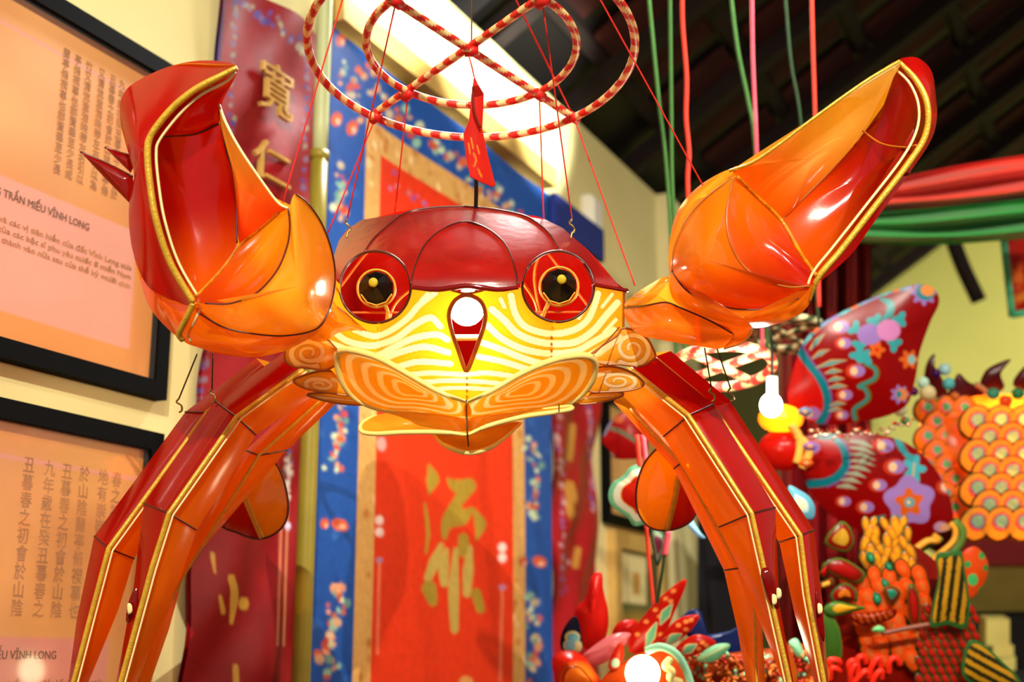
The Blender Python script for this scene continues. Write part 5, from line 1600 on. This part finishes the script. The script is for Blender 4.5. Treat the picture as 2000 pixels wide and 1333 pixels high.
SCP = offset_scale(((.38, '#a0f4c4'), (.44, '#7a6ad8'), (.54, '#f4684a'), (.88, '#fcc840'), (1.5, '#4a3208')))
sp1 = [(1905 + i * 46 + (j % 2) * 23, 826 + j * 33, 3.93 - .008 * j, 1.0, math.pi * .7) for j in range(7) for i in range(5)]
scales(fs, sp1, SCP, rad=38, asp=.85, mat=FI_GLOWSILK, n=22, rings=18, bulge=.006)
sp2 = [(1808 + i * 36 + (j % 2) * 18, 800 + j * 28, 4.02 - .008 * j, 1.0, math.pi * .7) for j in range(8) for i in range(3)]
scales(fs, sp2, offset_scale(((.34, '#4fb078'), (.48, '#e0607a'), (.87, '#e07a1c'), (1.5, '#5a3008'))), rad=29, asp=.85, bulge=.006, name='dim_scale')  # scales outside the lit part, their dimness put into the colours
mar = flat('#4a0a0c')
for q in ([(1806, 770), (1806, 725), (1815, 700), (1826, 692), (1824, 712), (1838, 735), (1850, 775)], [(1845, 790), (1858, 755), (1872, 730), (1890, 745), (1915, 760), (1930, 790), (1934, 815), (1890, 815)], [(1916, 755), (1920, 732), (1936, 716), (1974, 702), (1955, 730), (1962, 755), (1950, 765)], [(1980, 755), (1988, 730), (2020, 705), (2040, 740), (2020, 765)]):
    c_ = np.mean(q, 0)
    leaf('flame_fin', q, tuple(c_), 4.1, mar, fs, n=70, rings=8)
tube('flame_edge', [(1905, 750, 4.06), (1925, 765, 4.06), (1936, 795, 4.06), (1934, 820, 4.06)], 5, matte('flame_tan', '#9a6a44', .3, .2, 20, coat=.4), fs, n=20)
for x, y, s, c in ((1845, 722, 12, '#a8d0d0'), (1853, 750, 12, '#58b0b0'), (1803, 748, 12, '#c8e8d0'), (1812, 768, 16, '#e0d098'), (1758, 800, 14, '#e8e8c0'), (1768, 822, 9, '#3a9a5a'), (1865, 775, 9, '#c86a2c'), (1785, 765, 9, '#5a1a5a'), (1828, 730, 9, '#4a0a5a')):
    ball('bead', x, y, 3.9, s, s, s, FI_LANT, fs, n=14, m=8, paint=flat(c))
for i in range(4):
    x = 1940 + i * 24
    ball('bead', x, 770 + (i % 2) * 14, 4.0, 13, 12, 10, FI_LANT, fs, n=14, m=8, paint=flat(['#3a8a6a', '#c8501c', '#2f7a4a', '#b85a2c'][i]))
# ------------------------------------------------------------------ table edge, cloth and gilt block beyond
tb = thing('altar_table', at(1960, 1200, 6.0), 'maroon draped altar table behind the scaled fish lantern', 'table')
pbox('table_cloth', at(1875, 1105, 6.0), RV * .9, FV * .5, UV * .19, matte('maroon_cloth', '#6a0c0c', .6, .2, 8), tb)
pbox('table_front', at(1885, 1195, 6.02), RV * .9, FV * .4, UV * .21, matte('olive_cloth', '#6a5c1c', .7, .3, 5), tb)
pbox('table_base', at(1885, 1400, 6.05), RV * .9, FV * .4, UV * .47, matte('altar_black', '#0e0805', .6, .2, 5), tb)
zs = float(at(1960, 1311, 5.7)[2])
pbox('lower_shelf', at(1900, 1311, 5.62) * [1, 1, 0], RV * .6, np.array([0, .4, 0]), ZV * zs, MATS['altar_black'], tb)
gb = thing('gilt_block', at(1960, 1312, 5.7), 'stepped pale gold block standing in the dark under the altar table', 'ornament')
for x0, x1, y0, y1 in ((1926, 1972, 1262, 1210), (1940, 1980, 1286, 1262), (1955, 1984, 1310, 1284)):
    pbox('step', at(x0, y0, 5.7), RV * (x1 - x0) * 5.7 / F, FV * .08, UV * (y0 - y1) * 5.7 / F, matte('pale_gold', '#d8cf74', .4, .1, 10), gb)

# ------------------------------------------------------------------ dragon head lantern, low in front of the wall
dr = thing('dragon_lantern', at(1270, 1345, 3.2), 'red dragon head lantern with leaf shaped crest and glowing eye', 'lantern')


def crest(dotc, mint):
    def f(x, y, r):
        P = Paint(x, y, '#b8160c')
        for q in dotc: P.disc(*q, 5, 4, '#e8924a', soft=2)
        for q in mint: P.stroke(q, [4, 20, 5], '#e8d090', soft=2); P.stroke(q, [2, 15, 2], '#6ac098', soft=2)
        P.c[r > .93] = lin('#d02418')
        return P.c
    return f


leaf('horn', [(1120, 1215), (1125, 1190), (1145, 1165), (1152, 1135), (1163, 1119), (1176, 1122), (1178, 1150), (1187, 1190), (1188, 1225), (1178, 1255), (1150, 1270), (1128, 1250)], (1155, 1210), 3.28, flat('#d42018'), dr, bulge=.03, n=80, rings=12)
leaf('horn', [(1196, 1240), (1206, 1218), (1224, 1211), (1244, 1214), (1240, 1236), (1220, 1250)], (1220, 1232), 3.28, flat('#c81c14'), dr, bulge=.02, n=40, rings=8)
leaf('ear', [(1094, 1262), (1098, 1235), (1112, 1212), (1126, 1205), (1134, 1230), (1138, 1262), (1130, 1275), (1105, 1275)], (1116, 1246), 3.18, lambda x, y, r: Paint(x, y, '#121c3c').disc(1118, 1245, 15, 12, '#e8e0a0').disc(1114, 1262, 14, 14, '#e8e0a0').disc(1130, 1264, 7, 12, '#e8e0a0').disc(1119, 1247, 11, 9, '#7ac8e0').disc(1113, 1262, 10, 11, '#8ad0e8').c, dr, bulge=.015, n=70, rings=24)
leaf('snout', [(1138, 1285), (1150, 1270), (1185, 1245), (1212, 1236), (1234, 1240), (1230, 1256), (1205, 1275), (1180, 1296), (1155, 1300)], (1185, 1268), 3.16, flat('#d8787c'), dr, bulge=.03, n=70, rings=12)
leaf('muzzle', [(1078, 1290), (1090, 1275), (1120, 1272), (1142, 1285), (1160, 1310), (1175, 1345), (1100, 1350), (1082, 1320)], (1122, 1312), 3.14, lambda x, y, r: Paint(x, y, '#c42010').disc(1128, 1322, 34, 26, '#e8781c', soft=14).stroke([(1098, 1345), (1105, 1312), (1130, 1304), (1155, 1330)], 3, '#7a1408').c, dr, bulge=.05, n=70, rings=20)  # soft orange disc paints a glow into the muzzle colour
leaf('lash', [(1188, 1304), (1196, 1276), (1214, 1254), (1218, 1280), (1210, 1304), (1198, 1310)], (1203, 1286), 3.1, lambda x, y, r: Paint(x, y, '#b8240e').disc(1202, 1296, 8, 9, '#a0c8a8').c, dr, n=40, rings=12)
leaf('crest_leaf', [(1228, 1270), (1232, 1240), (1252, 1210), (1285, 1172), (1320, 1142), (1340, 1132), (1336, 1155), (1318, 1195), (1300, 1235), (1268, 1266), (1242, 1278)], (1275, 1215), 3.14, crest([(1245, 1240), (1262, 1215), (1280, 1192), (1300, 1170), (1315, 1155), (1288, 1205), (1310, 1175), (1290, 1240)], [[(1262, 1268), (1272, 1240), (1282, 1218)], [(1290, 1220), (1300, 1200), (1312, 1182)]]), dr, n=100, rings=40)
leaf('crest_leaf', [(1285, 1255), (1300, 1232), (1325, 1210), (1350, 1202), (1366, 1204), (1355, 1225), (1335, 1245), (1305, 1262)], (1325, 1232), 3.16, crest([(1325, 1222), (1340, 1215), (1350, 1212), (1340, 1230)], [[(1302, 1258), (1315, 1248), (1330, 1240)]]), dr, n=80, rings=30)
leaf('crest_leaf', [(1318, 1272), (1335, 1252), (1362, 1240), (1390, 1248), (1398, 1260), (1375, 1272), (1345, 1284)], (1358, 1262), 3.16, crest([(1372, 1256), (1380, 1262), (1365, 1268)], [[(1332, 1278), (1346, 1268), (1360, 1260)]]), dr, n=80, rings=30)
leaf('mint_leaf', [(1362, 1290), (1378, 1270), (1404, 1258), (1426, 1260), (1415, 1278), (1392, 1294)], (1394, 1276), 3.15, lambda x, y, r: Paint(x, y, '#8ed2a8').stroke([(1370, 1288), (1400, 1272), (1420, 1262)], 2.5, '#e8e0a0').c, dr, n=50, rings=16)
leaf('blue_crest', [(1325, 1222), (1335, 1202), (1355, 1190), (1370, 1198), (1372, 1225), (1380, 1240), (1430, 1232), (1450, 1225), (1450, 1285), (1400, 1292), (1350, 1250)], (1385, 1255), 3.3, flat('#1c2f6a'), dr, bulge=.02, n=80, rings=10)
leaf('cheek', [(1172, 1340), (1185, 1316), (1215, 1296), (1250, 1276), (1290, 1270), (1325, 1290), (1348, 1325), (1352, 1370), (1180, 1370)], (1265, 1325), 3.12, flat('#c84a14'), dr, bulge=.06, n=80, rings=12)
ball('eye_lamp', 1255, 1315, 3.04, 34, 34, 30, glow('eye_glow', '#fff4c0', 9), dr)
tube('brow', [(1262, 1272, 3.05), (1290, 1264, 3.04), (1318, 1276, 3.04), (1338, 1305, 3.05), (1350, 1340, 3.05)], 8, matte('mint_paint', '#8ecca8', .5, .1, 20), dr, n=30)
tube('brow_scallop', [(1308, 1290, 3.06), (1300, 1302, 3.04), (1312, 1312, 3.04), (1310, 1326, 3.05), (1330, 1334, 3.06)], 8, matte('cream_paint', '#f0d88a', .5, .1, 20), dr, n=30)
# frilled mane
rm = np.random.default_rng(11)
fr_cols = ['#d8601c', '#c8401a', '#e08a40', '#d8782c', '#8ad0a0', '#c82c18']
for i in range(110):
    x = rm.uniform(1345, 1588); y = rm.uniform(1278 + max(0, (1400 - x)) * .1, 1345)
    a = rm.uniform(0, 6.28)
    p = [(x + 8 * math.cos(a + t) * (1 - .12 * k), y + 8 * math.sin(a + t) * (1 - .12 * k), 3.22 + rm.normal() * .015) for k, t in enumerate(np.linspace(0, 3.6, 6))]
    k = int(rm.integers(6))
    tube('mane_curl', p, 3.6, matte('mane_' + 'abcdef'[k], fr_cols[k], .5, .15, 20), dr, n=8, sides=5)
leaf('mane_back', [(1335, 1300), (1400, 1280), (1500, 1268), (1580, 1264), (1590, 1370), (1340, 1370)], (1470, 1325), 3.27, flat('#b04814'), dr, bulge=.03, n=50, rings=8)
leaf('mint_leaf', [(1540, 1255), (1556, 1248), (1568, 1270), (1572, 1290), (1556, 1282), (1548, 1270)], (1557, 1268), 3.2, flat('#a8e8c0'), dr, n=30, rings=6)

# ------------------------------------------------------------------ flower lantern behind the paddle leg
fl = thing('flower_lantern', at(1270, 1060, 3.1), 'mint edged red flower lantern half hidden behind amber paddle leg', 'lantern')
lobes = [(1258, 908), (1232, 912), (1216, 930), (1196, 944), (1188, 965), (1192, 985), (1208, 1000), (1226, 1012), (1238, 1028), (1262, 1024), (1292, 1012), (1312, 980), (1312, 945), (1290, 918)]
fan('flower_body', lobes, (1255, 965), 3.1, FI_LANT, fl, bulge=.03, back=.03, n=90, rings=30, paint=rings_of((.6, '#c41c10'), (.66, '#e8b060'), (.86, '#e8f4e0'), (1.1, '#7ad0a8')))
tube('tassel_line', [(1262, 1026, 3.1), (1268, 1100, 3.1), (1276, 1180, 3.1)], 4, M_rcord, fl, n=16)
tube('tassel_line', [(1306, 1038, 3.1), (1298, 1085, 3.1)], 6, M_pcord, fl, n=10)
tube('tassel_line', [(1298, 1085, 3.1), (1284, 1180, 3.1)], 3, M_gcord2, fl, n=10)
leaf('drop', [(1270, 1032), (1292, 1036), (1300, 1060), (1290, 1098), (1282, 1106), (1276, 1080)], (1286, 1064), 3.12, rings_of((.4, '#8a3a5a'), (.75, '#9ab8a0'), (1.1, '#4a6a5a')), fl, n=40, rings=10)
tube('hanger', [(1244, 850, 3.1), (1250, 915, 3.1)], 5, M_rcord, fl, n=8)
tube('hanger', [(1256, 850, 3.1), (1262, 912, 3.1)], 5, M_pcord, fl, n=8)
rw = thing('painted_fan', at(1220, 900, 3.9), 'dark red painted fan kite hanging before the small orange poster', 'kite')
leaf('fan_sheet', [(1176, 862), (1186, 832), (1205, 812), (1228, 806), (1250, 820), (1265, 850), (1262, 890), (1225, 898), (1196, 894), (1190, 880)], (1222, 855), 3.9, lambda x, y, r: Paint(x, y, '#9a0c0c').stroke([(1186, 835), (1215, 845), (1250, 868)], 9, '#6a6a50').stroke([(1180, 880), (1195, 892)], 10, '#8a7a68').disc(1208, 820, 10, 7, '#b85a2c').stroke([(1180, 850), (1195, 820)], 6, '#70708a').c, rw, n=70, rings=24)
# pale blue petals seen past the legs
bp = thing('petal_lantern', at(1575, 1030, 3.25), 'pale blue rounded petal lantern peeping out past the bent leg', 'lantern')
leaf('petal', [(1540, 950), (1562, 958), (1582, 972), (1592, 992), (1588, 1014), (1566, 1012), (1546, 990)], (1565, 985), 3.25, rings_of((.35, '#e8e0c0'), (.5, '#c0e0e0'), (1.1, '#6ab0cc')), bp, n=50, rings=12)
leaf('petal', [(1340, 1022), (1352, 1016), (1368, 1040), (1378, 1052), (1362, 1048)], (1358, 1036), 3.25, flat('#9ac8e0'), bp, n=40, rings=6)
# dark blue cloth in the doorway
mk('door_curtain', np.vstack([at([1362, 1475, 1475, 1362], [960, 960, 1420, 1420], 5.6), at([1362, 1475, 1475, 1362], [960, 960, 1420, 1420], 5.7)]), [(0, 1, 2, 3), (7, 6, 5, 4), (0, 4, 5, 1), (1, 5, 6, 2), (2, 6, 7, 3), (3, 7, 4, 0)], matte('ink_cloth', '#05060c', .8, .2, 8), None, smooth=False, label='near black cloth filling the doorway past pale pilaster', cat='curtain')
